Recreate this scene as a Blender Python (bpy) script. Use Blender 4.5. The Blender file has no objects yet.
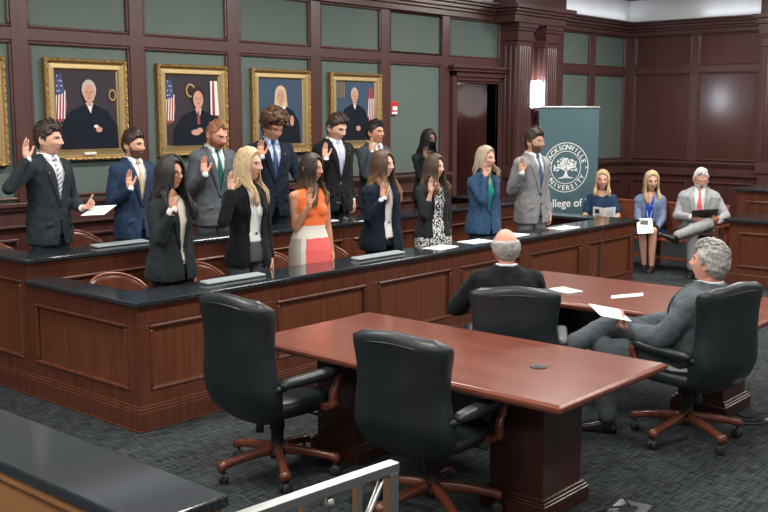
import bpy, bmesh, math, random
import numpy as np
from math import sin, cos, pi, radians as R
from mathutils import Vector, Matrix, noise, Quaternion
from mathutils.bvhtree import BVHTree
random.seed(7); np.random.seed(7)
SC = bpy.context.scene
COL = SC.collection
V = Vector

# ------------------------------------------------------------------ materials
def mat(name, col, rough=.5, metal=0., spec=.5, bump=None, var=None, sheen=0., coat=0., emit=None, estr=0., alpha=1.):
    m = bpy.data.materials.new(name); m.use_nodes = True
    nt = m.node_tree; b = nt.nodes['Principled BSDF']
    c = (*col, 1.)
    b.inputs['Base Color'].default_value = c
    b.inputs['Roughness'].default_value = rough
    b.inputs['Metallic'].default_value = metal
    b.inputs['Specular IOR Level'].default_value = spec
    b.inputs['Sheen Weight'].default_value = sheen
    b.inputs['Coat Weight'].default_value = coat; b.inputs['Coat Roughness'].default_value = .16
    if emit: b.inputs['Emission Color'].default_value = (*emit, 1.); b.inputs['Emission Strength'].default_value = estr
    tc = nt.nodes.new('ShaderNodeTexCoord')
    if var:   # (scale vec, amount, other colour)
        mp = nt.nodes.new('ShaderNodeMapping'); mp.inputs['Scale'].default_value = var[0]
        nt.links.new(tc.outputs['Object'], mp.inputs['Vector'])
        n = nt.nodes.new('ShaderNodeTexNoise'); n.inputs['Scale'].default_value = 1.; n.inputs['Detail'].default_value = 5.
        nt.links.new(mp.outputs['Vector'], n.inputs['Vector'])
        r = nt.nodes.new('ShaderNodeValToRGB')
        r.color_ramp.elements[0].position = .5 - var[1]; r.color_ramp.elements[1].position = .5 + var[1]
        r.color_ramp.elements[0].color = c; r.color_ramp.elements[1].color = (*var[2], 1.)
        nt.links.new(n.outputs['Fac'], r.inputs['Fac']); nt.links.new(r.outputs['Color'], b.inputs['Base Color'])
    if bump:  # (scale vec, strength, distance)
        mp = nt.nodes.new('ShaderNodeMapping'); mp.inputs['Scale'].default_value = bump[0]
        nt.links.new(tc.outputs['Object'], mp.inputs['Vector'])
        n = nt.nodes.new('ShaderNodeTexNoise'); n.inputs['Scale'].default_value = 1.; n.inputs['Detail'].default_value = 4.
        nt.links.new(mp.outputs['Vector'], n.inputs['Vector'])
        bp = nt.nodes.new('ShaderNodeBump'); bp.inputs['Strength'].default_value = bump[1]; bp.inputs['Distance'].default_value = bump[2]
        nt.links.new(n.outputs['Fac'], bp.inputs['Height']); nt.links.new(bp.outputs['Normal'], b.inputs['Normal'])
    return m

def wood(name, a, b, rough=.35, sc=(26, 26, 1.6), coat=0.):
    return mat(name, a, rough, var=(sc, .16, b), bump=((sc[0]*2, sc[1]*2, sc[2]*2), .06, .004), coat=coat)
M = {}
M['wall_wood'] = wood('dark mahogany panelling', (.058, .021, .018), (.076, .028, .024), .24, coat=.5)
M['wall_trim'] = wood('dark mahogany moulding', (.062, .026, .024), (.080, .034, .031), .3)
M['box_wood'] = wood('cherry panelling', (.092, .027, .012), (.135, .042, .019), .35)
M['box_trim'] = wood('cherry moulding', (.078, .023, .012), (.108, .033, .018), .26)
M['table_wood'] = wood('polished cherry tabletop', (.135, .040, .026), (.175, .056, .037), .22, (14, 2, 14))
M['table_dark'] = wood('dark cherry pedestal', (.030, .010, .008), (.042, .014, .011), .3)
M['frame_wood'] = wood('cherry chair wood', (.092, .027, .015), (.13, .039, .022), .25, (20, 20, 20))
M['bench_wood'] = wood('red bench wood', (.18, .045, .022), (.22, .06, .03), .4, (2, 30, 30))
M['desk_wood'] = wood('warm brown desk panel', (.23, .10, .035), (.27, .125, .045), .4, (3, 3, 30))
M['green'] = mat('sage green fabric panel', (.088, .118, .107), .9, var=((3, 3, 3), .3, (.098, .130, .118)), bump=((400, 400, 400), .2, .002))
M['plaster'] = mat('white plaster', (.86, .89, .92), .8, bump=((30, 30, 30), .1, .002))
M['ceil'] = mat('white ceiling', (.75, .75, .74), .9, bump=((60, 60, 60), .1, .002))
M['granite'] = mat('polished black granite', (.009, .012, .015), .1, var=((160, 160, 160), .1, (.03, .036, .042)), coat=.3, bump=((8, 8, 8), .02, .002))
M['leather'] = mat('black leather', (.006, .0095, .012), .40, spec=.4, bump=((160, 160, 160), .25, .0012), var=((6, 6, 6), .3, (.014, .019, .022)))
M['blackplastic'] = mat('black plastic', (.012, .013, .014), .4, bump=((90, 90, 90), .05, .001))
M['metal'] = mat('brushed aluminium', (.52, .53, .52), .32, 1., bump=((4, 400, 400), .1, .001))
M['steel'] = mat('steel', (.6, .6, .6), .3, 1., bump=((90, 90, 90), .05, .001))
M['gold'] = mat('carved gilt', (.38, .25, .10), .4, .7, bump=((90, 90, 90), .9, .006), var=((40, 40, 40), .2, (.28, .16, .05)))
M['gilt'] = mat('smooth gilt', (.42, .31, .15), .38, .65, bump=((30, 30, 30), .2, .002))
M['paper'] = mat('white paper', (.80, .80, .80), .7, bump=((20, 20, 20), .1, .001))
M['paper_grey'] = mat('frosted glass leaf', (.30, .34, .36), .25, bump=((5, 5, 5), .05, .001))
M['print'] = mat('grey print', (.25, .26, .28), .7, bump=((20, 20, 20), .1, .001))
M['photo_print'] = mat('dark printed picture', (.08, .06, .06), .6, bump=((20, 20, 20), .1, .001))
M['red'] = mat('red alarm casing', (.50, .02, .02), .4, bump=((20, 20, 20), .1, .001))
M['whiteplastic'] = mat('white plastic', (.75, .75, .74), .4, bump=((20, 20, 20), .1, .001))
M['sconce'] = mat('glowing frosted glass', (.9, .95, 1.), .4, emit=(.80, .88, 1.), estr=45., bump=((20, 20, 20), .05, .001))
M['diffuser'] = mat('light diffuser', (.9, .9, .9), .5, emit=(1., .97, .92), estr=3.0, bump=((20, 20, 20), .05, .001))
M['banner'] = mat('teal banner cloth', (.048, .100, .120), .6, var=((2, 2, 1), .3, (.056, .112, .132)), bump=((200, 200, 200), .1, .001))
M['ink_white'] = mat('white ink', (.78, .80, .80), .6, bump=((200, 200, 200), .05, .001))
M['rubber'] = mat('black rubber', (.015, .015, .016), .6, bump=((60, 60, 60), .1, .001))

def carpet():
    m = bpy.data.materials.new('charcoal woven carpet'); m.use_nodes = True
    nt = m.node_tree; b = nt.nodes['Principled BSDF']; b.inputs['Roughness'].default_value = .95; b.inputs['Specular IOR Level'].default_value = .15
    tc = nt.nodes.new('ShaderNodeTexCoord')
    outs = []
    for sc in ((6, 75, 1), (85, 9, 1)):
        mp = nt.nodes.new('ShaderNodeMapping'); mp.inputs['Scale'].default_value = sc
        nt.links.new(tc.outputs['Object'], mp.inputs['Vector'])
        n = nt.nodes.new('ShaderNodeTexNoise'); n.inputs['Scale'].default_value = 1.; n.inputs['Detail'].default_value = 3.
        nt.links.new(mp.outputs['Vector'], n.inputs['Vector']); outs.append(n.outputs['Fac'])
    mx = nt.nodes.new('ShaderNodeMath'); mx.operation = 'ADD'
    nt.links.new(outs[0], mx.inputs[0]); nt.links.new(outs[1], mx.inputs[1])
    r = nt.nodes.new('ShaderNodeValToRGB'); e = r.color_ramp.elements
    mh = nt.nodes.new('ShaderNodeMath'); mh.operation = 'MULTIPLY'; mh.inputs[1].default_value = .5
    nt.links.new(mx.outputs[0], mh.inputs[0])
    e[0].position = .42; e[0].color = (.007, .009, .010, 1); e[1].position = .60; e[1].color = (.046, .055, .058, 1)
    nt.links.new(mh.outputs[0], r.inputs['Fac']); nt.links.new(r.outputs['Color'], b.inputs['Base Color'])
    bp = nt.nodes.new('ShaderNodeBump'); bp.inputs['Strength'].default_value = .5; bp.inputs['Distance'].default_value = .004
    nt.links.new(mh.outputs[0], bp.inputs['Height']); nt.links.new(bp.outputs['Normal'], b.inputs['Normal'])
    return m
M['carpet'] = carpet()

# ------------------------------------------------------------------ mesh helpers
class MB:
    """collects shapes; build() links them as one mesh object"""
    def __init__(s): s.v = []; s.f = []; s.m = []; s.sm = []
    def add(s, vs, fs, mi=0, smooth=False, mtx=None):
        o = len(s.v)
        if mtx is not None: vs = [mtx @ V(p) for p in vs]
        s.v += [tuple(p) for p in vs]
        for f in fs: s.f.append([i + o for i in f]); s.m.append(mi); s.sm.append(smooth)
        return s
    def box(s, x0, x1, y0, y1, z0, z1, mi=0, mtx=None):
        x0, x1 = min(x0, x1), max(x0, x1); y0, y1 = min(y0, y1), max(y0, y1); z0, z1 = min(z0, z1), max(z0, z1)
        vs = [(x, y, z) for x in (x0, x1) for y in (y0, y1) for z in (z0, z1)]
        return s.add(vs, [(0, 1, 3, 2), (4, 6, 7, 5), (0, 4, 5, 1), (2, 3, 7, 6), (0, 2, 6, 4), (1, 5, 7, 3)], mi, False, mtx)
    def loft(s, rings, mi=0, smooth=True, caps=True, closed=True, mtx=None):
        n = len(rings[0]); vs = [p for r in rings for p in r]; fs = []
        for i in range(len(rings) - 1):
            for j in range(n if closed else n - 1):
                k = (j + 1) % n
                fs.append((i*n + j, i*n + k, (i+1)*n + k, (i+1)*n + j))
        if caps and closed: fs.append(tuple(range(n))[::-1]); fs.append(tuple((len(rings)-1)*n + j for j in range(n)))
        return s.add(vs, fs, mi, smooth, mtx)
    def tube(s, pts, rad, n=10, mi=0, flat=1., caps=True, mtx=None, smooth=True):
        pts = [V(p) for p in pts]; k = len(pts)
        if not hasattr(rad, '__len__'): rad = [rad]*k
        rings = []; prev = None
        for i in range(k):
            d = (pts[min(i+1, k-1)] - pts[max(i-1, 0)]).normalized()
            if prev is None:
                a = V((0, 0, 1)) if abs(d.z) < .9 else V((1, 0, 0))
                u = d.cross(a).normalized()
            else:
                u = (prev - d*prev.dot(d)); u = u.normalized() if u.length > 1e-6 else d.orthogonal().normalized()
            prev = u; w = d.cross(u)
            rings.append([pts[i] + u*(cos(2*pi*j/n)*rad[i]) + w*(sin(2*pi*j/n)*rad[i]*flat) for j in range(n)])
        return s.loft(rings, mi, smooth, caps, True, mtx)
    def cap(s, a, b, ra, rb, n=12, mi=0, mtx=None):
        """capsule with round ends"""
        a, b = V(a), V(b); d = (b - a); L = d.length; d = d.normalized() if L > 1e-6 else V((0, 0, 1))
        pts = []; rad = []
        for t in (0., .25, .5, .75): pts.append(a - d*ra*cos(t*pi/2)*.999); rad.append(max(ra*sin(t*pi/2), ra*.05))
        pts.append(a); rad.append(ra); pts.append(b); rad.append(rb)
        for t in (.75, .5, .25, 0.): pts.append(b + d*rb*cos(t*pi/2)*.999); rad.append(max(rb*sin(t*pi/2), rb*.05))
        return s.tube(pts, rad, n, mi, mtx=mtx)
    def ell(s, c, r, n=16, m=10, mi=0, mtx=None, rot=None):
        rings = []
        for i in range(m + 1):
            t = -pi/2 + pi*i/m; t = max(-pi/2 + .03, min(pi/2 - .03, t))
            ring = []
            for j in range(n):
                a = 2*pi*j/n
                p = V((r[0]*cos(t)*cos(a), r[1]*cos(t)*sin(a), r[2]*sin(t)))
                if rot is not None: p = rot @ p
                ring.append(p + V(c))
            rings.append(ring)
        return s.loft(rings, mi, True, True, True, mtx)
    def lathe(s, prof, c=(0, 0, 0), n=20, mi=0, mtx=None, smooth=True):
        return s.loft([[(c[0] + r*cos(2*pi*j/n), c[1] + r*sin(2*pi*j/n), c[2] + z) for j in range(n)] for r, z in prof], mi, smooth, True, True, mtx)
    def poly(s, pts, t, mi=0, mtx=None):
        """flat outline (list of x,z) extruded in y from 0 to -t"""
        n = len(pts)
        vs = [(x, 0, z) for x, z in pts] + [(x, -t, z) for x, z in pts]
        fs = [tuple(range(n)), tuple(range(n, 2*n))[::-1]] + [(j, n + j, n + (j+1) % n, (j+1) % n) for j in range(n)]
        return s.add(vs, fs, mi, False, mtx)
    def mesh(s, name='m'):
        me = bpy.data.meshes.new(name); me.from_pydata(s.v, [], s.f)
        me.polygons.foreach_set('material_index', s.m); me.polygons.foreach_set('use_smooth', s.sm)
        me.validate(); me.update(); return me
    def build(s, name, mats, parent=None, bevel=0., fix=True, **kw):
        me = s.mesh(name)
        if fix:
            bm = bmesh.new(); bm.from_mesh(me); bmesh.ops.recalc_face_normals(bm, faces=bm.faces); bm.to_mesh(me); bm.free()
        return link(name, me, mats, parent, bevel, **kw)

def link(name, me, mats, parent=None, bevel=0., label=None, **kw):
    me.name = name
    o = bpy.data.objects.new(name, me); COL.objects.link(o)
    for m in (mats if isinstance(mats, (list, tuple)) else [mats]): me.materials.append(M[m] if isinstance(m, str) else m)
    if parent is not None: o.parent = parent
    if bevel:
        b = o.modifiers.new('bevel', 'BEVEL'); b.width = bevel; b.segments = 2; b.limit_method = 'ANGLE'; b.angle_limit = .6
    if label: o['label'] = label
    tag(o, **kw)
    return o
def tag(o, label=None, cat=None, group=None, kind=None):
    if label: o['label'] = label
    if cat: o['category'] = cat
    if group: o['group'] = group
    if kind: o['kind'] = kind
    return o
def empty(name, loc, rz=0., label=None, cat=None, group=None, scale=None):
    o = bpy.data.objects.new(name, None); COL.objects.link(o); o.empty_display_size = .1
    o.location = loc; o.rotation_euler = (0, 0, rz)
    if scale: o.scale = scale
    return tag(o, label, cat, group)
def copy_tree(o, parent=None):
    c = o.copy(); COL.objects.link(c); c.parent = parent
    for ch in [q for q in bpy.data.objects if q.parent == o]: copy_tree(ch, c)
    return c
def struct(name, mb, mats, bevel=0.): return mb.build(name, mats, None, bevel, kind='structure')
def evaluated(me, mods):
    o = bpy.data.objects.new('tmp', me); COL.objects.link(o)
    for typ, kw in mods:
        m = o.modifiers.new('m', typ)
        for k, v in kw.items(): setattr(m, k, v)
    dg = bpy.context.evaluated_depsgraph_get(); dg.update()
    r = bpy.data.meshes.new_from_object(o.evaluated_get(dg), depsgraph=dg)
    bpy.data.objects.remove(o); return r
def remesh(me, vox, smooth=3, fac=.5):
    mods = [('REMESH', dict(mode='VOXEL', voxel_size=vox, use_smooth_shade=True))]
    if smooth: mods.append(('SMOOTH', dict(iterations=smooth, factor=fac)))
    r = evaluated(me, mods); r.materials.clear(); return r

# ------------------------------------------------------------------ camera, render look
H = 2.12
cam = bpy.data.cameras.new('camera'); co = bpy.data.objects.new('camera', cam); COL.objects.link(co)
co.location = (0, 0, H); co.rotation_euler = (R(90 - 8.074), 0, R(41.19 - 90)); cam.sensor_width = 36.; cam.lens = 47.25; cam.clip_end = 100
cam.clip_start = .05
SC.camera = co
SC.view_settings.view_transform = 'Standard'; SC.view_settings.look = 'None'; SC.view_settings.gamma = 1.; SC.view_settings.use_curve_mapping = False
SC.view_settings.exposure = 0.0

# ------------------------------------------------------------------ room
YW, XW, ZC = 8.30, 15.74, 4.05
Z_LOW, Z_R0, Z_R1, Z_PT, Z_CT = 1.34, 2.745, 2.855, 3.375, 3.61
X0r, Y0r = -3.5, -3.5
struct('floor', MB().box(X0r, XW + .3, Y0r, YW + 1.6, -.1, 0), 'carpet')
struct('ceiling', MB().box(X0r, XW + .3, Y0r, YW + 1.6, ZC, ZC + .1), 'ceil')
struct('wall_left', MB().box(X0r - .1, X0r, Y0r, YW, 0, ZC), 'plaster')
struct('wall_front', MB().box(X0r, XW, Y0r - .1, Y0r, 0, ZC), 'plaster')
# back wall with the doorway opening
DX0, DX1, DZ = 10.92, 11.88, 2.52
mb = MB(); mb.box(X0r, DX0, YW, YW + .15, 0, ZC); mb.box(DX1, XW, YW, YW + .15, 0, ZC); mb.box(DX0, DX1, YW, YW + .15, DZ, ZC)
struct('wall_back', mb, 'plaster')
struct('wall_right', MB().box(XW, XW + .15, Y0r, YW + .15, 0, ZC), 'plaster')
n_trim = [0]
def trim(mb, m='wall_trim', bevel=.008):
    n_trim[0] += 1; return struct('trim_%d' % n_trim[0], mb, m, bevel)
centers = [4.63 + 1.206*k for k in range(-4, 6)]
# green fabric panels above the wainscot, one mesh for each surface
g = MB(); g.box(X0r, 10.66, YW - .02, YW, Z_LOW, Z_PT); g.box(10.66, 11.95, YW - .02, YW, 2.80, Z_PT); g.box(13.3, XW, YW - .02, YW, Z_LOW, Z_PT)
struct('wall_back_panel', g, 'green')
def frame_panel(mb, x0, x1, z0, z1, y, w=.028, d=.03):
    """moulding around one panel, in a wall facing -Y"""
    for a, b, c, e in ((x0, x1, z1 - w, z1), (x0, x1, z0, z0 + w), (x0, x0 + w, z0 + w, z1 - w), (x1 - w, x1, z0 + w, z1 - w)):
        mb.box(a, b, y - d, y, c, e)
yf = YW - .055
t = MB()
for c in centers: t.box(c - .08, c + .08, yf, YW, Z_LOW, Z_PT)
for a, b in ((13.3, 13.57), (14.39, 14.55), (15.55, XW)): t.box(a, b, yf, YW, Z_LOW, Z_PT)
t.box(11.88, 12.1, yf, YW, 0, Z_PT)
trim(t)
t = MB()
t.box(X0r, 11.95, yf + .001, YW, Z_R0, Z_R1); t.box(13.3, XW, yf + .001, YW, Z_R0, Z_R1)
trim(t)
t = MB()
xs = centers
for a, b in zip(xs[:-1], xs[1:]):
    frame_panel(t, a + .08, b - .08, Z_R1, Z_PT, YW - .02); frame_panel(t, a + .08, b - .08, Z_LOW + .02, Z_R0, YW - .02)
frame_panel(t, 10.66 + .08, 11.9, Z_R1, Z_PT, YW - .02)
for a, b in ((9.54, 9.54),): pass
frame_panel(t, centers[-1] - 1.126, centers[-1] - .08, Z_R1, Z_PT, YW - .02)
for a, b in ((13.57, 14.39), (14.55, 15.55)):
    frame_panel(t, a, b, Z_R1, Z_PT, YW - .02); frame_panel(t, a, b, Z_LOW + .02, Z_R0, YW - .02)
trim(t, bevel=.012)
# cornice and wainscot of the back wall
def cornice(mb, run):
    for (z0, z1, d) in ((Z_PT, 3.45, .075), (3.45, 3.49, .10), (3.49, 3.54, .13), (3.54, 3.575, .17), (3.575, Z_CT, .20)): run(mb, z0, z1, d)
t = MB(); cornice(t, lambda mb, z0, z1, d: (mb.box(X0r, 11.7, YW - d, YW, z0, z1), mb.box(13.0, XW, YW - d, YW, z0, z1))); trim(t)
t = MB()
def wains(run):
    for (z0, z1, d) in ((1.30, Z_LOW, .11), (1.265, 1.30, .085), (1.14, 1.265, .055), (1.115, 1.14, .075)): run(z0, z1, d)
wains(lambda z0, z1, d: (t.box(X0r, 10.76, YW - d, YW, z0, z1), t.box(13.0, XW, YW - d, YW, z0, z1)))
trim(t, bevel=.006)
t = MB(); t.box(X0r, 10.76, YW - .03, YW, 0, 1.115); t.box(13.0, XW, YW - .03, YW, 0, 1.115); trim(t, 'wall_wood')
t = MB()
for a, b in zip(xs[:-1], xs[1:]): frame_panel(t, a + .1, b - .1, .35, 1.02, YW - .03)
for a, b in ((13.4, 14.4), (14.55, 15.55)): frame_panel(t, a, b, .35, 1.02, YW - .03)
trim(t)
# doorway casing, jambs, recess and the dark leaf
t = MB()
for (w0, w1, d) in ((0, .07, .10), (.07, .12, .075), (.12, .15, .05)):
    t.box(DX0 - .15 + w0, DX0 - .15 + w1, YW - d, YW, 0, DZ + .15 - w0); t.box(DX1 + .15 - w1, DX1 + .15 - w0, YW - d, YW, 0, DZ + .15 - w0)
    t.box(DX0 - .15 + w0, DX1 + .15 - w0, YW - d, YW, DZ + .15 - w1, DZ + .15 - w0)
t.box(DX0 - .19, DX1 + .19, YW - .14, YW, DZ + .15, DZ + .19); t.box(DX0 - .22, DX1 + .22, YW - .17, YW, DZ + .19, DZ + .23)
trim(t, bevel=.006)
t = MB(); t.box(DX0 - .06, DX0, YW, YW + 1.4, 0, DZ + .06); t.box(DX1, DX1 + .06, YW, YW + 1.4, 0, DZ + .06); t.box(DX0, DX1, YW, YW + 1.4, DZ, DZ + .06); t.box(DX0 - .06, DX1 + .06, YW + 1.34, YW + 1.46, 0, DZ + .06)
trim(t, 'wall_wood', 0)
d = MB(); d.box(0, .045, 0, .95, 0, DZ - .04)
for z0, z1 in ((.25, 1.05), (1.25, 2.3)):
    for (a, b, c, e) in ((.12, .83, z1 - .03, z1), (.12, .83, z0, z0 + .03), (.12, .15, z0, z1), (.80, .83, z0, z1)): d.box(-.014, .0, a, b, c, e)
d.box(-.03, 0, .0, .95, 2.28, 2.31)
dr = d.build('door_1', 'box_trim', None, .004, kind='structure'); dr.location = (DX0 + .03, YW + .16, .02); dr.rotation_euler = (0, 0, R(-35))
h = MB().tube([(-.06, .86, 1.0), (-.06, .74, 1.0)], .011); h.tube([(0, .86, 1.0), (-.06, .86, 1.0)], .011); h.build('door_handle', 'steel', dr)
# fluted pilasters with capitals, and the block over them
for x0, x1 in ((11.97, 12.33), (12.69, 13.02)):
    t = MB(); yb = 8.0
    t.box(x0, x1, yb, YW, 0, 3.12)
    nfl = 5; w = (x1 - x0 - .06)/nfl
    for k in range(nfl):
        cx = x0 + .03 + w*(k + .5)
        t.loft([[(cx + (w/2 - .008)*cos(a), yb - .014*sin(a), z) for a in np.linspace(0, pi, 7)] for z in (1.4, 3.05)], smooth=True)
    for k in range(3):
        cy = yb + .05 + .085*k
        t.loft([[(x0 - .012*sin(a), cy + .03*cos(a), z) for a in np.linspace(0, pi, 7)] for z in (1.4, 3.05)], smooth=True)
    for z0, z1, e in ((3.12, 3.16, .03), (3.16, 3.26, .01), (3.26, 3.30, .035), (3.30, 3.36, .055)): t.box(x0 - e, x1 + e, yb - e, YW, z0, z1)
    t.box(x0 - .03, x1 + .03, yb - .03, YW, 1.2, 1.34); t.box(x0 - .02, x1 + .02, yb - .02, YW, 0, .2)
    trim(t, bevel=.004)
t = MB(); t.box(12.33, 12.69, 8.17, YW, 0, 3.36); trim(t, 'wall_wood')
t = MB()
for z0, z1, e in ((3.36, 3.46, 0), (3.46, 3.50, .03), (3.50, 3.54, .07), (3.54, 3.60, .11), (3.60, 3.88, 0), (3.88, 3.95, .05), (3.95, ZC, .12)): t.box(11.78 - e, 13.1 + e, 7.92 - e, YW, z0, z1)
trim(t)
# right wall: wooden panels
xf = XW - .055
t = MB(); t.box(XW - .02, XW, Y0r, YW, Z_LOW, Z_PT); t.box(XW - .03, XW, Y0r, YW, 0, 1.115)
struct('wall_right_panel', t, 'wall_wood')
def frame_x(mb, y0, y1, z0, z1, w=.028, d=.03, xb=None):
    x = (XW - .02) if xb is None else xb
    for a, b, c, e in ((y0, y1, z1 - w, z1), (y0, y1, z0, z0 + w), (y0, y0 + w, z0 + w, z1 - w), (y1 - w, y1, z0 + w, z1 - w)): mb.box(x - d, x, a, b, c, e)
ys = [(7.15, 8.14), (6.05, 7.03), (4.25, 5.25), (3.1, 4.1), (1.9, 2.95), (.7, 1.75), (-.5, .55)]
t = MB(); edges = [YW] + [q for a, b in ys for q in (b, a)] + [Y0r]
for k in range(0, len(edges), 2): t.box(xf, XW, edges[k+1], edges[k], Z_LOW, Z_PT)
trim(t)
t = MB().box(xf + .001, XW, Y0r, YW, Z_R0 + .02, Z_R1 + .02); trim(t, bevel=.006)
t = MB()
for a, b in ys: frame_x(t, a, b, Z_R1 + .02, Z_PT); frame_x(t, a, b, Z_LOW + .02, Z_R0 + .02); frame_x(t, a, b, .35, 1.02, xb=XW - .03)
trim(t, bevel=.012)
t = MB(); cornice(t, lambda mb, z0, z1, d: mb.box(XW - d, XW, Y0r, YW, z0, z1)); trim(t)
t = MB(); wains(lambda z0, z1, d: t.box(XW - d, XW, Y0r, YW, z0, z1)); trim(t, bevel=.006)
# pilaster on the right wall
t = MB(); xb = XW - .22; t.box(xb, XW, 5.45, 5.93, 0, 3.12)
for k in range(5):
    cy = 5.49 + .04 + .08*k
    t.loft([[(xb - .014*sin(a), cy + .03*cos(a), z) for a in np.linspace(0, pi, 7)] for z in (1.4, 3.05)])
for z0, z1, e in ((3.12, 3.16, .03), (3.16, 3.26, .01), (3.26, 3.30, .035), (3.30, 3.46, .06), (3.46, 3.54, .1), (3.54, 3.6, .14), (3.6, 3.88, .05), (3.88, ZC, .14), (1.2, 1.34, .03)): t.box(xb - e, XW, 5.45 - e, 5.93 + e, z0, z1)
trim(t, bevel=.004)
# dark crown under the ceiling
t = MB(); t.box(X0r, XW, YW - .12, YW, 3.97, ZC); t.box(XW - .12, XW, Y0r, YW, 3.97, ZC); trim(t)
struct('baseboard_right', MB().box(XW - .05, XW, Y0r, YW, 0, .14), 'wall_trim', .006)
struct('baseboard_back', MB().box(13.0, XW, YW - .05, YW, 0, .14), 'wall_trim', .006)

# ------------------------------------------------------------------ jury box
BX, BY, B2, BXE = 3.86, 5.544, 6.90, 10.775
struct('jury_floor', MB().box(BX + .06, BXE - .06, BY + .08, B2 + .02, 0, .15), 'carpet')
struct('jury_floor', MB().box(BX + .06, BXE - .06, B2 + .02, YW - .02, 0, .33), 'carpet')
def panel_face(mb, p, u, n, w, z0, z1, m=.05, d=.022):
    """recessed panel's raised moulding on a vertical face: p corner, u along, n outward"""
    p, u, n = V(p), V(u), V(n)
    def bar(a0, a1, c0, c1, d=d):
        q = [p + u*a + n*e + V((0, 0, c)) for a in (a0, a1) for e in (-.002, d) for c in (c0, c1)]
        mb.add(q, [(0, 1, 3, 2), (4, 6, 7, 5), (0, 4, 5, 1), (2, 3, 7, 6), (0, 2, 6, 4), (1, 5, 7, 3)])
    bar(0, w, z1 - m, z1); bar(0, w, z0, z0 + m); bar(0, m, z0 + m, z1 - m); bar(w - m, w, z0 + m, z1 - m)
def jury_row(name, y0, zt, depth, label, yside, base_z=0.):
    o = empty(name, (BX, y0, 0), 0, label, 'bench')
    L = BXE - BX
    inv = Matrix.Translation((-BX, -y0, 0))
    f = MB(); f.box(0, L, .0, .06, 0, zt - .035); f.build('front_panel', 'box_wood', o)
    s = MB(); s.box(0, .06, .06, yside - y0, 0, zt - .035); s.build('side_panel', 'box_wood', o)
    if name == 'jury_bench':
        e = MB(); e.box(L - .06, L, .06, 1.3, 0, zt - .035); e.build('end_panel', 'box_wood', o)
    # stiles and rails stand proud of the panel field
    t = MB(); zt0 = zt - .035
    nP = 6; pw = L/nP
    zb = .17; st = .07; zr1 = zt0 - .13; zr0 = zb + .09
    t.box(-.02, L + .001, -.022, 0, zr1, zt0); t.box(-.02, L + .001, -.022, 0, zb, zr0)
    for k in range(nP + 1):
        a = max(-.02, k*pw - st); b = min(L, k*pw + st); t.box(a, b, -.0222, 0, zr0, zr1)
    t.box(-.022, 0, 0, yside - y0, zr1, zt0); t.box(-.022, 0, 0, yside - y0, zb, zr0)
    D = yside - y0; t.box(-.0222, 0, 0, .10, zr0, zr1); t.box(-.0222, 0, D - .08, D, zr0, zr1)
    t.build('frame_rails', 'box_trim', o, .004)
    t = MB()
    for k in range(nP): panel_face(t, (k*pw + st, 0, 0), (1, 0, 0), (0, -1, 0), pw - 2*st, zr0, zr1, .034, .032)
    panel_face(t, (0, D - .08, 0), (0, -1, 0), (-1, 0, 0), D - .18, zr0, zr1, .034, .032)
    t.build('panel_moulding', 'box_trim', o, .016)
    t = MB()
    for z0, z1, e in ((0, .015, .048), (.015, .135, .042), (.135, .155, .036), (.155, .172, .028)):
        t.box(-e if y0 == BY else .1, L, -e, 0, z0, z1); t.box(-e, 0, 0, D, z0, z1)
    t.build('base_moulding', 'box_trim', o, .005)
    t = MB(); t.box(-.035, L + .03, -.035, 0, zt - .062, zt - .035); t.box(-.035, 0, 0, D, zt - .062, zt - .035); t.build('top_moulding', 'box_trim', o, .006)
    g = MB(); g.box(-.06, L + .05, -.06, depth, zt - .035, zt); g.box(-.06, .20, depth, D, zt - .035, zt)
    if name == 'jury_bench': g.box(L - .25, L + .05, depth, 1.3, zt - .035, zt)
    g.build('granite_top', 'granite', o, .008)
    return o
jb = jury_row('jury_bench', BY, .89, .34, 'long panelled front wall of the jury box with a black granite ledge', B2)
MB().box(9.975 - BX, 10.0 - BX, -.04, -.02, .1, .88).build('seam_strip', 'metal', jb)
jury_row('jury_bench', B2, 1.045, .34, 'raised back row wall of the jury box with granite ledge behind the front row', YW - .12)
# grey reading leaves resting on the ledges
for (x, y, z, l, lab) in ((4.51, B2 + .15, 1.045, .50, 'grey reading leaf on the back ledge in front of the navy suited man'),
                     (4.55, BY + .17, .89, .56, 'grey reading leaf on the front ledge below the blonde woman in a black blazer'),
                     (6.16, BY + .17, .89, .60, 'grey reading leaf on the front ledge between coral dress and navy blazer')):
    o = MB().box(0, l, -.05, .05, .0, .014).build('reading_leaf', 'paper_grey', None, .004, label=lab, cat='board', group='grey leaves on the jury ledges')
    o.location = (x, y, z + .008); o.rotation_euler = (R(4), 0, 0)

# loose papers on the front ledge and the tables
def sheet(x, y, z, w, h, rz, label, n=1, name='paper_sheet', cat='paper', mats='paper'):
    o = MB()
    for k in range(n):
        rr = Matrix.Rotation(random.uniform(-.05, .05) if k else 0, 4, 'Z')
        rings = []
        for i in range(9):
            a = -w/2 + w*i/8; zz = .0015 + .0022*k + .004*max(0, (i - 6)/2)**2
            rings.append([(a, -h/2, zz), (a, h/2, zz), (a, h/2, zz + .0012), (a, -h/2, zz + .0012)])
        o.loft(rings, smooth=False, mtx=rr)
    o = o.build(name, mats, label=label, cat=cat); o.location = (x, y, z); o.rotation_euler = (0, 0, rz); return o
sheet(7.28, BY + .13, .89, .30, .21, .1, 'white sheet of paper on the ledge before the woman in patterned dress')
sheet(7.84, BY + .14, .89, .30, .22, -.1, 'white paper with a raised corner on the ledge beside the patterned dress', 2)
sheet(8.52, BY + .15, .89, .28, .2, .05, 'white paper on the ledge before the woman in the blue blazer')
sheet(9.42, BY + .12, .89, .34, .21, -.08, 'white paper on the ledge before the man in light grey suit')
sheet(6.74, 4.02, .745, .21, .16, 1.3, 'stack of white papers on the far conference table near its corner', 6, 'paper_stack')
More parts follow.
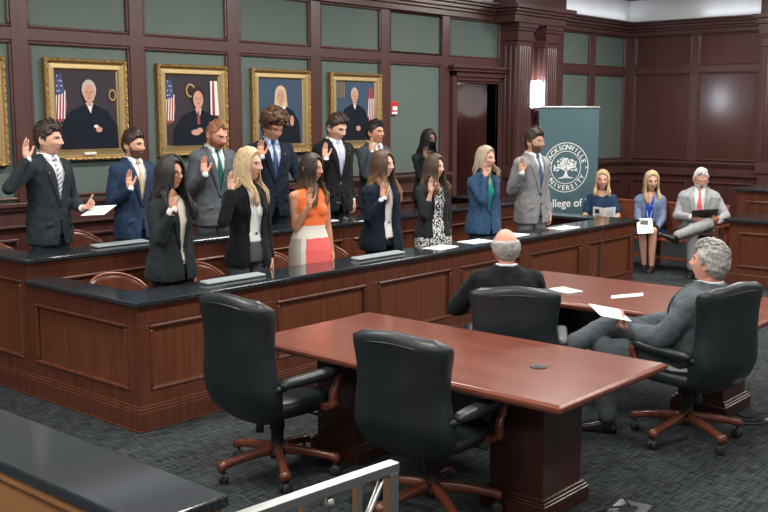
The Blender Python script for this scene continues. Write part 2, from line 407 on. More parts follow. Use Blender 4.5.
sheet(7.25, B2 + .14, 1.045, .12, .09, .0, 'small pale card lying on the back ledge near its microphone')
# ------------------------------------------------------------------ conference tables
def table(x0, y0, w, l, label, seats):
    o = empty('conference_table', (x0, y0, 0), 0, label, 'table')
    zt = .745
    def ring(e, z): return [(-e, -e, z), (w + e, -e, z), (w + e, l + e, z), (-e, l + e, z)]
    t = MB().loft([ring(-.03, zt - .05), ring(-.012, zt - .045), ring(-.004, zt - .03), ring(0, zt - .028), ring(0, zt - .012), ring(-.006, zt - .008), ring(-.018, zt - .001), ring(-.022, zt)], smooth=False)
    t.build('tabletop', 'table_wood', o)
    for k, yc in enumerate((.46, l - .46)):
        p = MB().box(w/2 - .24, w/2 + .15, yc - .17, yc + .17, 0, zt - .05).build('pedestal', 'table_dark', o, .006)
        b = MB(); cx = w/2
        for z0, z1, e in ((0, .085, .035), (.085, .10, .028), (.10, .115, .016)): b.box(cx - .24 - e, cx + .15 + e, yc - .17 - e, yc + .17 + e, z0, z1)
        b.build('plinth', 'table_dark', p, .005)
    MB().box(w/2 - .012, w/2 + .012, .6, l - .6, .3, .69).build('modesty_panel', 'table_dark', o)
    return o
t1 = table(4.02, 2.41, 1.13, 2.24, 'near polished cherry conference table with a round black cable grommet', 0)
g = MB(); g.lathe([(.028, .002), (.045, .002), (.048, .006), (.044, .008), (.034, .006), (.032, .003)], n=24); gr = g.build('grommet', 'blackplastic', t1); gr.location = (4.6 - 4.02, 2.9 - 2.41, .743)
MB().lathe([(.002, .003), (.036, .003), (.036, .0062), (.002, .0062)], n=24).build('grommet_hole', 'rubber', gr)  # flat black disc painting the dark of the open cable hole
t2 = table(6.35, 2.43, 1.2, 2.31, 'far polished cherry conference table behind the bald man', 0)
t3 = None

# ------------------------------------------------------------------ swivel chairs
def rr(w, h, n=28, p=4., cx=0., cy=0.):
    """superellipse outline"""
    out = []
    for j in range(n):
        a = 2*pi*j/n; c, s = cos(a), sin(a)
        out.append((cx + w*math.copysign(abs(c)**(2/p), c), cy + h*math.copysign(abs(s)**(2/p), s)))
    return out
def office_chair(loc, az, label, top=1.10, recl=10):
    o = empty('office_chair', loc, R(az), label, 'chair', None)   # local +X is forward
    # star base: five carved wooden legs
    col = MB().lathe([(.045, .10), (.05, .13), (.045, .15), (.038, .16), (.038, .27), (.045, .275), (.045, .35), (.05, .36), (.05, .40)], n=18)
    col.build('gas_column', 'blackplastic', o)
    mec = MB().box(-.13, .12, -.09, .09, .37, .42); mec.tube([(.05, -.08, .39), (.10, -.2, .385), (.12, -.27, .38)], [.007, .007, .012], 8); mec.tube([(-.1, .03, .36), (-.11, .03, .27)], .025, 12)
    mec.build('tilt_mechanism', 'blackplastic', o, .008)
    for k in range(5):
        a = 2*pi*k/5 + .35; L = .37
        rings = []
        for t in np.linspace(0, 1, 12):
            x = .03 + (L - .03)*t; zc = .155 - .055*t**.8 + .012*sin(t*pi); hh = .032 - .012*t + (.006 if t > .85 else 0); ww = .024 + .008*(t > .82)
            rings.append([(x*cos(a) - v*sin(a), x*sin(a) + v*cos(a), zc + z) for v, z in rr(ww, hh, 12, 3.)])
        lg = MB().loft(rings).build('base_leg', 'frame_wood', o)
        c = MB(); cx, cy = (L - .03)*cos(a), (L - .02)*sin(a)
        M4 = Matrix.Translation((cx, cy, .032)) @ Matrix.Rotation(a + .7 + k, 4, 'Z')
        for sx in (-1, 1): c.loft([[(sx*e, r*cos(q), r*sin(q)) for q in np.linspace(0, 2*pi, 17)[:-1]] for e, r in ((.006, .022), (.008, .031), (.024, .031), (.027, .022))], mtx=M4)
        c.tube([(0, 0, .0), (0, 0, .055)], .009, 8, mtx=M4); c.ell((0, 0, .014), (.02, .026, .02), 10, 6, mtx=M4)
        c.build('caster', 'rubber', lg)
    # seat cushion
    rings = []
    for z, e in ((.405, -.05), (.41, -.02), (.425, -.004), (.45, .0), (.475, -.004), (.492, -.02), (.50, -.05), (.502, -.12)):
        rings.append([(x - .0, y, z + .012*(x/.25)**2*(1 if z > .46 else 0)) for x, y in rr(.25 + e, .265 + e, 36, 4.)])
    MB().loft(rings).build('seat', 'leather', o)
    # backrest: tall shape, waisted, slightly wider wings at the top
    nz, nu = 22, 30; rec = R(recl); z0b, z1b = .38, top
    rings = []
    prof = [(0, .17), (.03, .23), (.10, .275), (.25, .298), (.40, .288), (.55, .272), (.72, .278), (.86, .295), (.95, .292), (.985, .27), (1., .22)]
    def wd(t):
        for (a, b), (c, d_) in zip(prof[:-1], prof[1:]):
            if a <= t <= c: return b + (d_ - b)*(t - a)/(c - a)
        return prof[-1][1]
    for t in np.linspace(0, 1, nz):
        z = z0b + (z1b - z0b)*t; w = wd(t)
        th = .062 if .06 < t < .93 else (.046 if .02 < t < .985 else .02)
        th += .014*math.exp(-((t - .25)/.13)**2)
        xc = -.25 - math.tan(rec)*(z - .45) - .02*sin(t*pi*1.6) + .02*(t > .9)*(t - .9)*10*-1
        ring = []
        for x, y in rr(th, w, nu, 5.):
            sag = .055*(y/w)**2*(.6 + .4*t)          # wings curve forward
            crown = .012*cos(y/w*pi) if t > .95 else 0
            ring.append((xc + x + sag, y, z + crown))
        rings.append(ring)
    bk = MB().loft(rings).build('backrest', 'leather', o)
    sm = MB()
    pts = [(-.25 - math.tan(rec)*(z1b - .5) - .04 + .05*(y/.25)**2, y, z1b - .055 + .01*cos(y/.25*pi)) for y in np.linspace(-.255, .255, 14)]
    sm.tube(pts, .0055, 6); sm.build('piping', 'leather', bk)
    for s in (-1, 1):
        ar = MB(); rings = []
        pw = [(-.235, .632, .026, .016), (-.2, .635, .036, .026), (-.12, .637, .042, .030), (.0, .638, .044, .031), (.10, .644, .045, .031), (.17, .650, .042, .028), (.205, .650, .024, .014)]
        for x, z, w, h in pw: rings.append([(x, s*.31 + y, z + zz) for y, zz in rr(w, h, 16, 3.)])
        ar.loft(rings); arm = ar.build('armrest', 'leather', o)
        pr = []
        for x, z, w in ((.195, .645, .030), (.212, .61, .026), (.195, .565, .022), (.165, .53, .022), (.16, .49, .026), (.175, .45, .034), (.165, .43, .034)):
            pr.append([(x + a, s*.31 + b, z) for a, b in rr(w, .021, 14, 3.)])
        p = MB().loft(pr); p.box(.10, .20, s*.245 - .012, s*.31, .425, .455)
        p.build('arm_support', 'frame_wood', arm)
        q = MB(); q.tube([(-.20, s*.31, .62), (-.26, s*.27, .60)], .022, 10); q.build('arm_joint', 'leather', arm)
    return o
office_chair((3.92, 4.27, 0), -2, 'black leather swivel chair at the left end of the near table, left one of two', 1.12)
office_chair((4.05, 3.20, 0), 3, 'black leather swivel chair nearest the camera, drawn up to the near table', 1.04)
office_chair((5.59, 3.72, 0), 33, 'black leather swivel chair whose back hides the bald man in black suit', 1.02)
office_chair((6.12, 2.72, 0), 78, 'black leather swivel chair holding the grey haired man in grey suit', 1.08)

# ------------------------------------------------------------------ foreground ledge and metal railing
o = empty('desk_partition', (1.41, 2.03, 0), 0, 'foreground desk partition with dark granite ledge at the lower left corner', 'desk')
MB().box(0, .275, 0, 1.9, 1.065, 1.10).build('granite_top', 'granite', o, .006)
t = MB().box(.03, .245, .03, 1.87, 0, 1.065); t.build('wood_panel', 'desk_wood', o)
t = MB().box(.012, .26, .012, 1.885, 1.03, 1.065); t.box(.015, .25, .018, 1.88, .78, .80); t.box(-.0, .26, .012, 1.88, 0, .12); t.build('moulding', 'desk_wood', o, .005)
o = empty('handrail', (2.6, 2.235, 0), R(176), 'brushed aluminium handrail with a diagonal brace in the near foreground', 'railing')
MB().box(-.012, 1.2, -.024, .024, .865, .90).build('top_rail', 'metal', o, .003)
MB().box(-.012, .03, -.02, .02, 0, .865).build('post', 'metal', o, .003)
MB().box(.16, .185, -.012, .012, 0, .865).build('baluster', 'metal', o, .002)
MB().box(.40, .425, -.012, .012, 0, .865).build('baluster', 'metal', o, .002)
MB().tube([(.045, 0, .862), (.30, 0, .45)], .012, 8).build('brace', 'metal', o)
MB().ell((.30, 0, .83), (.02, .02, .025)).build('joint', 'metal', o)
MB().box(.03, 1.2, -.012, .012, .10, .13).build('lower_rail', 'metal', o, .002)

# ------------------------------------------------------------------ witness stand blocks on the right
def block(x, y, w, l, z, label):
    o = empty('witness_stand', (x, y, 0), 0, label, 'stand')
    MB().box(0, w, 0, -l, 0, z - .035).build('side_panel', 'box_trim', o)
    t = MB(); panel_face(t, (0, -.12, 0), (0, -1, 0), (-1, 0, 0), l - .24, .22, z - .16, .03, .02); panel_face(t, (.1, -l, 0), (1, 0, 0), (0, -1, 0), w - .2, .22, z - .16, .03, .02)
    t.build('panel_moulding', 'box_trim', o, .008)
    MB().box(-.03, w, .03, -l - .03, 0, .14).build('base_moulding', 'box_trim', o, .006)
    MB().box(-.06, w + .04, .06, -l - .04, z - .035, z).build('granite_top', 'granite', o, .008)
    MB().box(-.03, w + .02, .03, -l - .02, z - .06, z - .035).build('top_moulding', 'box_trim', o, .006)
    return o
block(12.25, 4.99, .86, 2.2, .82, 'lower front block of the witness stand with granite top at the right edge')
block(13.22, 5.30, 1.3, 2.8, 1.13, 'taller rear block of the witness stand behind the lower one')

# ------------------------------------------------------------------ spectators' wooden pew
o = empty('wooden_pew', (12.72, 5.35, 0), 0, 'red brown wooden pew carrying the three seated spectators', 'bench')
L = 2.0
MB().box(-.05, .40, 0, L, .40, .435).build('seat', 'bench_wood', o, .008)
b = MB().box(.38, .41, 0, L, .52, .88); b.box(.37, .42, 0, L, .86, .90); b.build('backrest', 'bench_wood', o, .008)
for y in (0, L/2 - .03, L - .05):
    p = MB().box(-.02, .04, y, y + .05, 0, .40); p.box(.36, .42, y, y + .05, 0, .88); p.build('leg', 'bench_wood', o, .006)
MB().box(.0, .03, 0, L, .15, .19).build('stretcher', 'bench_wood', o, .004)
for y in (-.03, L):
    a = MB().box(-.05, .40, y, y + .035, .62, .66); a.box(-.04, .0, y, y + .035, .40, .62); a.build('armrest', 'bench_wood', o, .01)

# ------------------------------------------------------------------ bent wood jury chairs
def jury_chair(loc, rz, label):
    o = empty('jury_chair', loc, rz, label, 'chair', 'wooden jury chairs')   # faces -Y
    MB().loft([[(x, y, z) for x, y in rr(.235 + e, .22 + e, 24, 3.)] for z, e in ((.42, -.02), (.43, 0), (.455, 0), (.465, -.02))]).build('seat', 'frame_wood', o)
    nz = 6; rings = []; n = 25
    outer = []; 
    vs = []; fs = []
    def P(t, s, rad):   # s 0..1 height, t -1..1 around
        a = t*1.25; ht = .50 + s*(.24 - .13*abs(t)**2.2)
        return ((rad + .02*s)*sin(a)*1.0, .02 + (rad + .03*s)*cos(a)*.85, ht)
    for rad in (.26, .245):
        for i in range(nz):
            for j in range(n): vs.append(P(-1 + 2*j/(n-1), i/(nz-1), rad))
    K = nz*n
    for i in range(nz - 1):
        for j in range(n - 1):
            a = i*n + j; fs.append((a, a+1, a+n+1, a+n)); fs.append((K+a, K+a+n, K+a+n+1, K+a+1))
    for j in range(n - 1): fs.append((j, K+j, K+j+1, j+1)); a = (nz-1)*n + j; fs.append((a, a+1, K+a+1, K+a))
    for i in range(nz - 1): a = i*n; fs.append((a, a+n, K+a+n, K+a)); a = i*n + n-1; fs.append((a, K+a, K+a+n, a+n))
    MB().add(vs, fs, 0, True).build('backrest', 'frame_wood', o)
    MB().tube([P(t, 1.0, .2525) for t in np.linspace(-1, 1, 25)], .012, 8).build('crest_rail', 'gloss_rail', o)
    for t in (-.97, -.4, .4, .97):
        q = P(t, 0, .2525); MB().tube([(q[0], q[1], q[2] + .03), (q[0]*.85, q[1]*.8, .45)], .013, 8).build('spindle', 'frame_wood', o)
    for x, y in ((-.18, -.16), (.18, -.16), (-.18, .16), (.18, .16)): MB().tube([(x, y, .43), (x*1.15, y*1.15, 0)], [.02, .014], 10).build('leg', 'frame_wood', o)
    return o
M['gloss_rail'] = wood('glossy cherry rail', (.16, .05, .028), (.21, .066, .036), .15, (20, 20, 20))
for x, y, z, rz, lab in (
    (4.38, 6.42, .15, .0, 'wooden jury chair with curved back inside the left corner of the front row'),
    (5.18, 6.42, .15, .1, 'wooden jury chair in the front row behind the ledge between the black suits'),
    (5.98, 6.46, .15, -.1, 'wooden jury chair in the front row between the blonde woman and the coral dress'),
    (6.72, 6.46, .15, 0, 'wooden jury chair in the front row beside the coral dress on its right'),
    (3.98, 7.62, .33, 0, 'wooden jury chair in the back row at the far left edge of the picture'),
    (4.92, 7.82, .33, .05, 'wooden jury chair in the back row between the two leftmost men')):
    jury_chair((x, y, z), rz, lab)

# ------------------------------------------------------------------ fire alarm, sconce, microphone
o = empty('fire_alarm', (9.62, YW - .055, 2.18), 0, 'red and white fire alarm strobe on the green wall', 'alarm')
MB().box(-.062, .062, 0, .055, -.085, .085).build('casing', 'red', o, .01)
MB().box(-.045, .045, -.012, 0, -.03, .02).build('strobe', 'whiteplastic', o, .008)
MB().box(-.05, .05, -.006, 0, -.075, -.045).build('label_plate', 'whiteplastic', o, .002)
o = empty('wall_sconce', (12.50, 8.13, 2.39), 0, 'glowing white wall sconce between the fluted pilasters', 'lamp')
rings = [[(.135*cos(a), -.16*sin(a), z) for a in np.linspace(0, pi, 15)] for z in (-.19, .19)]
MB().loft(rings).build('glass_shade', 'sconce', o)
MB().box(-.145, .145, -.17, .04, -.215, -.19).box(-.06, .06, 0, .04, -.19, .19).build('bracket', 'steel', o, .004)
o = empty('microphone', (8.02, B2 + .10, 1.045), 0, 'black gooseneck microphone on the back ledge beside the patterned dress', 'microphone')
MB().lathe([(.05, 0), (.05, .012), (.02, .02), (.012, .04)]).build('base', 'blackplastic', o)
MB().tube([(0, 0, .02), (0, 0, .12), (.02, 0, .19), (.10, -.02, .21)], .006, 8).build('gooseneck', 'blackplastic', o)
MB().tube([(.08, -.015, .208), (.21, -.05, .225)], [.014, .018], 10).build('capsule', 'blackplastic', o)
o = empty('microphone', (7.42, B2 + .13, 1.045), 0, 'black microphone on the back ledge behind the navy blazer woman', 'microphone')
MB().lathe([(.05, 0), (.05, .012), (.02, .02), (.012, .04)]).build('base', 'blackplastic', o)
MB().tube([(0, 0, .02), (0, 0, .08), (-.02, 0, .15), (-.07, -.02, .17)], .006, 8).build('gooseneck', 'blackplastic', o)
MB().tube([(-.06, -.015, .168), (-.15, -.03, .18)], [.012, .015], 10).build('capsule', 'blackplastic', o)

# ------------------------------------------------------------------ floor boxes with cables
def floor_box(x, y, rz, label, cl):
    o = empty('floor_box', (x, y, 0), rz, label, 'outlet box')
    MB().box(-.13, .13, -.09, .09, 0, .008).build('cover_plate', 'steel', o, .002)
    MB().box(-.05, .05, -.04, .04, .008, .016).build('lid', 'blackplastic', o, .002)
    for k, pts in enumerate(cl):
        c = MB(); P = [V(p) for p in pts]; out = []
        for i in range(len(P) - 1):
            for t in np.linspace(0, 1, 8, endpoint=False):
                p0 = P[max(i-1, 0)]; p1 = P[i]; p2 = P[i+1]; p3 = P[min(i+2, len(P)-1)]
                out.append(.5*((2*p1) + (-p0 + p2)*t + (2*p0 - 5*p1 + 4*p2 - p3)*t*t + (-p0 + 3*p1 - 3*p2 + p3)*t**3))
        out.append(P[-1])
        c.tube(out, .006, 6).build('cable', 'rubber', o)
floor_box(4.76, 2.42, R(8), 'metal floor outlet box with cables at the lower edge beside the near table', [[(.0, .03, .018), (-.08, .1, .02), (-.2, .16, .008), (-.3, .13, .008), (-.36, .2, .008)], [(.03, .0, .018), (.1, .06, .03), (.14, .02, .008), (.2, .06, .008)]])
floor_box(6.98, 2.40, R(5), 'metal floor outlet box with tangled cables at the right edge', [[(-.03, 0, .018), (-.12, .08, .03), (-.2, .14, .008), (-.22, .26, .008), (-.3, .34, .008)], [(0, .02, .018), (-.05, .14, .03), (-.14, .2, .008), (-.1, .3, .008), (-.2, .42, .008)], [(-.02, -.02, .018), (-.16, .02, .02), (-.25, .1, .008), (-.32, .22, .008)]])

# ------------------------------------------------------------------ banner
def text_mesh(s, size):
    c = bpy.data.curves.new('t', 'FONT'); c.body = s; c.size = size; c.align_x = 'CENTER'; c.extrude = .0008; c.offset = size*.012
    o = bpy.data.objects.new('t', c); COL.objects.link(o)
    dg = bpy.context.evaluated_depsgraph_get(); dg.update()
    me = bpy.data.meshes.new_from_object(o.evaluated_get(dg), depsgraph=dg); bpy.data.objects.remove(o); return me
def add_text(mb, s, size, mtx, mi=0):
    me = text_mesh(s, size); mb.add([v.co.copy() for v in me.vertices], [tuple(p.vertices) for p in me.polygons], mi, False, mtx)
BW, BH = .96, 2.2
bpos = V((12.85, 7.68, 0)); baz = R(-32)   # local -Y faces the camera
o = empty('roll_up_banner', bpos, baz, 'tall teal roll up banner with a white round emblem, standing behind the box', 'banner')
MB().box(-BW/2, BW/2, 0, .004, .09, BH).build('banner_sheet', 'banner', o)
MB().box(-BW/2 - .01, BW/2 + .01, -.012, .016, BH - .01, BH + .015).build('top_bar', 'steel', o, .003)
MB().box(-BW/2 - .02, BW/2 + .02, -.09, .09, 0, .09).build('base_cassette', 'steel', o, .01)
MB().tube([(0, .03, .05), (0, .03, BH - .02)], .012, 8).build('support_pole', 'steel', o)
RX = Matrix.Rotation(R(90), 4, 'X')
cz = 1.335; ccx = -.035
e = MB()
def annulus(mb, r0, r1, n=64):
    rings = [[(r*cos(2*pi*j/n) + ccx, y, r*sin(2*pi*j/n) + cz) for r, y in ((r0, -.0005), (r1, -.0005), (r1, -.0025), (r0, -.0025))] for j in range(n + 1)]
    mb.loft(rings, smooth=False, caps=False)
annulus(e, .352, .362); annulus(e, .232, .241)
e.build('ring_emblem', 'ink_white', o)
lt = MB(); rt = .262
def arc_text(s, a0, a1, top):
    n = len(s)
    for k, ch in enumerate(s):
        a = R(a0 + (a1 - a0)*k/(n - 1))
        if top: mtx = Matrix.Translation((ccx, -.002, cz)) @ Matrix.Rotation(-(a - pi/2), 4, 'Y') @ Matrix.Translation((0, 0, rt)) @ RX
        else: mtx = Matrix.Translation((ccx, -.002, cz)) @ Matrix.Rotation(-(a + pi/2), 4, 'Y') @ Matrix.Translation((0, 0, -rt - .068)) @ RX
        add_text(lt, ch, .098, mtx)
arc_text('JACKSONVILLE', 162, 18, True); arc_text('UNIVERSITY', 208, 332, False)
for s_, xx in (('19', -.297), ('34', .297)): add_text(lt, s_, .05, Matrix.Translation((xx, -.002, cz - .02)) @ RX)
lt.build('ring_lettering', 'ink_white', o)
# tree of the emblem: trunk, boughs and leaf clusters
tr = MB(); rnd = random.Random(3)
def flat_tube(pts, rads):
    L_, R_ = [], []
    for i, (x, z) in enumerate(pts):
        a = pts[min(i+1, len(pts)-1)]; b = pts[max(i-1, 0)]; dx, dz = a[0]-b[0], a[1]-b[1]; l = math.hypot(dx, dz) or 1
        nx, nz_ = -dz/l, dx/l; L_.append((x + nx*rads[i], z + nz_*rads[i])); R_.append((x - nx*rads[i], z - nz_*rads[i]))
    n = len(pts)
    for i in range(n - 1): tr.poly([L_[i], L_[i+1], R_[i+1], R_[i]], .002, mtx=Matrix.Translation((ccx, -.0005, cz)))
flat_tube([(0, -.14), (0, -.09), (.002, -.04), (0, 0)], [.045, .02, .017, .014])
for k in range(-3, 4): flat_tube([(k*.006, -.13), (k*.028, -.15), (k*.042, -.158)], [.009, .006, .003])
for k in range(9):
    a = R(12 + 156*k/8); x1, z1 = .10*cos(a), -.02 + .09*sin(a); x2, z2 = .165*cos(a), -.03 + .16*sin(a)
    flat_tube([(0, -.05), (x1*.6, z1*.5 - .02), (x1, z1), (x2, z2)], [.012, .009, .007, .004])
for k in range(70):
    a = rnd.uniform(R(-8), R(188)); rr_ = rnd.uniform(.09, .20); x, z = rr_*cos(a)*.98, -.035 + rr_*sin(a)*.95
    q = rnd.uniform(.009, .017)
    tr.poly([(x + q*cos(b)*(1 + .25*sin(3*b)), z + q*.8*sin(b)) for b in np.linspace(0, 2*pi, 9)[:-1]], .0021 + .0001*(k % 4), mtx=Matrix.Translation((ccx, -.0005, cz)))
tr.build('tree_emblem', 'ink_white', o)
ln = MB(); add_text(ln, 'College of Law', .165, Matrix.Translation((.05, -.002, .76)) @ RX); ln.build('lettering', 'ink_white', o)

# ------------------------------------------------------------------ portraits in gilt frames
PM = [mat('painted %s' % n, c, .6, spec=.15, bump=((60, 60, 60), .1, .001)) for n, c in (
    ('ground brown', (.036, .030, .038)), ('robe black', (.006, .009, .017)), ('skin', (.50, .27, .20)), ('white', (.70, .68, .64)),
    ('flag red', (.28, .05, .06)), ('flag blue', (.05, .07, .16)), ('grey hair', (.42, .38, .34)), ('dark hair', (.03, .02, .02)), ('gold', (.40, .25, .10)), ('sky blue', (.045, .075, .12)), ('blond hair', (.55, .42, .26)))]
def ellp(cx, cz, rx, rz, n=20, a0=0, a1=2*pi): return [(cx + rx*cos(a), cz + rz*sin(a)) for a in np.linspace(a0, a1, n, endpoint=(a1 - a0 < 6))]
def portrait(x0, x1, z0, z1, kind, label):
    cx, cz_ = (x0 + x1)/2, (z0 + z1)/2; w, h = x1 - x0, z1 - z0
    o = empty('framed_portrait', (cx, YW - .025, cz_), 0, label, 'painting')
    def rect(e, y): return [(-w/2 + e, y, -h/2 + e), (w/2 - e, y, -h/2 + e), (w/2 - e, y, h/2 - e), (-w/2 + e, y, h/2 - e)]
    bd = MB().loft([rect(0, 0), rect(0, -.05), rect(.012, -.065), rect(.03, -.06), rect(.04, -.045)], smooth=False, caps=False)
    MB().loft([rect(.04, -.045), rect(.05, -.035), rect(.085, -.038), rect(.092, -.045), rect(.10, -.03), rect(.108, -.02)], smooth=False, caps=False).build('inner_frame', 'gilt', o)
    for k in range(14):
        for s in (-1, 1):
            zz = -h/2 + h*(k + .5)/14; bd.ell((s*(w/2 - .018), -.062, zz), (.010, .008, .022), 8, 5)
            xx = -w/2 + w*(k + .5)/14; bd.ell((xx, -.062, s*(h/2 - .018)), (.022, .008, .010), 8, 5)
    bd.build('frame', 'gold', o)
    c = MB(); iw, ih = w/2 - .108, h/2 - .108
    c.box(-iw, iw, -.02, -.012, -ih, ih, 9 if kind in ('woman', 'faded') else 0)
    lay = [0]
    def P(pts, mi):
        lay[0] += 1
        q = [(max(-iw, min(iw, x)), max(-ih, min(ih, z))) for x, z in pts]
        c.poly(q, .0006, mi, Matrix.Translation((0, -.02 - .0007*lay[0], 0)))
    def flag(xa, za, s, m):
        P([(xa - .045, za + .16), (xa + .02, za + .2), (xa + .07, za - .08), (xa + .03, za - .22), (xa - .05, za - .24)], 4)
        for k in range(4): P([(xa - .04 + .028*k, za + .05), (xa - .028 + .028*k, za + .055), (xa - .05 + .030*k, za - .2), (xa - .062 + .030*k, za - .2)], 3)
        if m:
            P([(xa - .045, za + .17), (xa + .02, za + .21), (xa + .04, za + .03), (xa - .045, za + .01)], 5)
            for k in range(7): P(ellp(xa - .03 + .022*(k % 3), za + .05 + .045*(k//2), .006, .006, 6), 3)
    def person(px, fz, s, hair, tie, fy=-ih):
        s *= 1.12
        P([(px - .27*s, -ih), (px - .25*s, fz - .25*s), (px - .17*s, fz - .15*s), (px - .05*s, fz - .10*s), (px + .05*s, fz - .10*s), (px + .17*s, fz - .15*s), (px + .26*s, fz - .27*s), (px + .28*s, -ih)], 1)
        P([(px - .035*s, fz - .085*s), (px + .035*s, fz - .085*s), (px + .01*s, fz - .17*s)], 3)
        if tie: P([(px - .012*s, fz - .10*s), (px + .012*s, fz - .10*s), (px + .018*s, fz - .22*s), (px - .014*s, fz - .22*s)], 4)
        P(ellp(px, fz + .02*s, .068*s, .085*s), hair)
        P([(px - .02*s, fz - .05*s), (px + .02*s, fz - .05*s), (px + .025*s, fz - .11*s), (px - .025*s, fz - .11*s)], 2)
        P(ellp(px, fz - .01*s, .054*s, .076*s), 2)
        for q in (-1, 1): P(ellp(px + q*.02*s, fz + .002*s, .009*s, .004*s, 8), 7)
        P(ellp(px, fz - .042*s, .016*s, .005*s, 8), 4); P([(px - .006*s, fz), (px + .006*s, fz), (px + .009*s, fz - .022*s), (px - .009*s, fz - .022*s)], 8)
    if kind == 'flag_left':
        flag(-iw + .05, .12, 1, True); P(ellp(iw - .05, .14, .04, .055, 14), 8); P(ellp(iw - .05, .14, .028, .04, 14), 7); person(.02, .16, 1., 6, False); P(ellp(.11, -.18, .035, .025, 12), 2); P(ellp(.08, -.15, .025, .015, 10), 3)
    elif kind == 'two_flags':
        flag(-iw + .05, .10, 1, True); P(ellp(-.03, .2, .06, .07, 14), 8); P(ellp(-.03, .2, .042, .052, 14), 7)
        P([(iw - .11, .3), (iw - .02, .3), (iw, -.05), (iw - .11, -.05)], 3); P([(iw - .085, .3), (iw - .06, .3), (iw - .05, -.05), (iw - .09, -.05)], 4)
        person(.06, .12, 1.05, 7, True); P(ellp(.02, -.22, .06, .03, 12), 2); P(ellp(.07, -.20, .04, .028, 12), 2)
    elif kind == 'woman':
        P(ellp(0, .19, .085, .095), 10); P([(-.085, .19), (.085, .19), (.10, .06), (.06, .04), (-.06, .04), (-.10, .06)], 10)
        person(.0, .17, .95, 10, False); P(ellp(.16, -.10, .03, .06, 12), 2); P([(-.06, .06), (.07, .06), (.03, -.06), (-.02, -.06)], 3)
    else:
        flag(iw - .06, .1, 1, False); person(-.02, .18, .85, 6, False); P(ellp(.04, -.2, .04, .03, 12), 2)
        for k in range(4): P([(-iw + .02 + .035*k, .16), (-iw + .03 + .035*k, .16), (-iw + .03 + .035*k, .34), (-iw + .02 + .035*k, .34)], 8)
    c.build('canvas', PM, o)
    if kind == 'flag_left': MB().box(-.06, .06, -.055, -.04, -h/2 + .055, -h/2 + .075).build('name_plate', 'whiteplastic', o)
portrait(4.84, 5.70, 1.685, 2.61, 'flag_left', 'gilt framed portrait of a grey haired judge in black robe beside a striped flag')
portrait(6.05, 6.93, 1.69, 2.60, 'two_flags', 'gilt framed portrait of a dark haired judge with red tie between two flags')
portrait(7.27, 8.14, 1.675, 2.595, 'woman', 'gilt framed portrait of a blonde woman judge on a blue ground')
portrait(8.47, 9.36, 1.69, 2.59, 'faded', 'gilt framed portrait of a seated judge nearest the fire alarm')
portrait(3.6, 4.47, 1.66, 2.60, 'flag_left', 'gilt framed portrait cut off by the left edge of the picture')

# ------------------------------------------------------------------ lights of the room and added fills
def ceiling_light(x, y, w, l, power, col=(1., .96, .90)):
    o = empty('ceiling_light', (x, y, ZC), 0, 'flat recessed ceiling light panel out of view above the room', 'lamp', 'ceiling light panels')
    MB().box(-w/2 - .03, w/2 + .03, -l/2 - .03, l/2 + .03, -.03, 0).build('frame', 'whiteplastic', o)
    MB().box(-w/2, w/2, -l/2, l/2, -.036, -.03).build('diffuser', 'diffuser', o)
    L = bpy.data.lights.new('panel_lamp', 'AREA'); L.shape = 'RECTANGLE'; L.spread = pi; L.size = w; L.size_y = l; L.energy = power; L.color = col
    q = bpy.data.objects.new('panel_lamp', L); COL.objects.link(q); q.location = (0, 0, -.045); q.parent = o
for x in (-.5, 3., 6.4, 9.8, 13.2):
    for y in (0.2, 3.0, 6.0): ceiling_light(x, y, 1.2, .6, 62 if y < 1 else 108)
w = bpy.data.worlds.new('world'); SC.world = w; w.use_nodes = True
w.node_tree.nodes['Background'].inputs['Color'].default_value = (.5, .55, .6, 1); w.node_tree.nodes['Background'].inputs['Strength'].default_value = .2

for loc_, sx, sy in (((XW - .11, 3.5, Z_CT + .02), .08, 7.), ((14.4, YW - .11, Z_CT + .02), 2.4, .08), ((5., YW - .11, Z_CT + .02), 12., .08)):  # added fill strips on the cornice, brighten the plaster above it
    L = bpy.data.lights.new('plaster_fill', 'AREA'); L.shape = 'RECTANGLE'; L.size = sx; L.size_y = sy; L.energy = 7*max(sx, sy)/7; L.color = (.92, .96, 1.)
    q = bpy.data.objects.new('plaster_fill', L); COL.objects.link(q); q.location = loc_; q.rotation_euler = (pi, 0, 0)
L = bpy.data.lights.new('door_fill', 'POINT'); L.energy = 11; L.shadow_soft_size = .45; q = bpy.data.objects.new('door_fill', L); COL.objects.link(q); q.location = (11.55, YW + .7, 2.3)  # added fill light in the recess, brightens the door leaf
# ------------------------------------------------------------------ people
def skin(name, c): 
    m = mat(name, c, .5, spec=.35, bump=((220, 220, 220), .08, .0008), var=((14, 14, 14), .3, (c[0]*.92, c[1]*.84, c[2]*.82)))
    b = m.node_tree.nodes['Principled BSDF']; b.inputs['Subsurface Weight'].default_value = .12; b.inputs['Subsurface Radius'].default_value = (.01, .004, .002); b.inputs['Subsurface Scale'].default_value = .5
    return m
SK = {'fair': skin('fair skin', (.60, .35, .26)), 'light': skin('light skin', (.56, .31, .22)), 'tan': skin('tan skin', (.44, .23, .145)),
      'warm': skin('warm tan skin', (.50, .26, .16)), 'dark': skin('dark brown skin', (.17, .085, .055)), 'ruddy': skin('ruddy skin', (.60, .30, .22))}
M['eye'] = mat('eye white', (.60, .57, .54), .25, bump=((90, 90, 90), .02, .0005))
M['iris'] = mat('dark iris', (.03, .02, .015), .2, bump=((90, 90, 90), .02, .0005))
M['lip_m'] = mat('natural lips', (.42, .17, .14), .45, bump=((200, 200, 200), .1, .0008))
M['lip_f'] = mat('rose lips', (.46, .11, .11), .35, bump=((200, 200, 200), .1, .0008))
def hairm(name, a, b, rough=.45): return mat(name, a, rough, spec=.35, var=((150, 150, 12), .22, b), bump=((260, 260, 14), .7, .004))
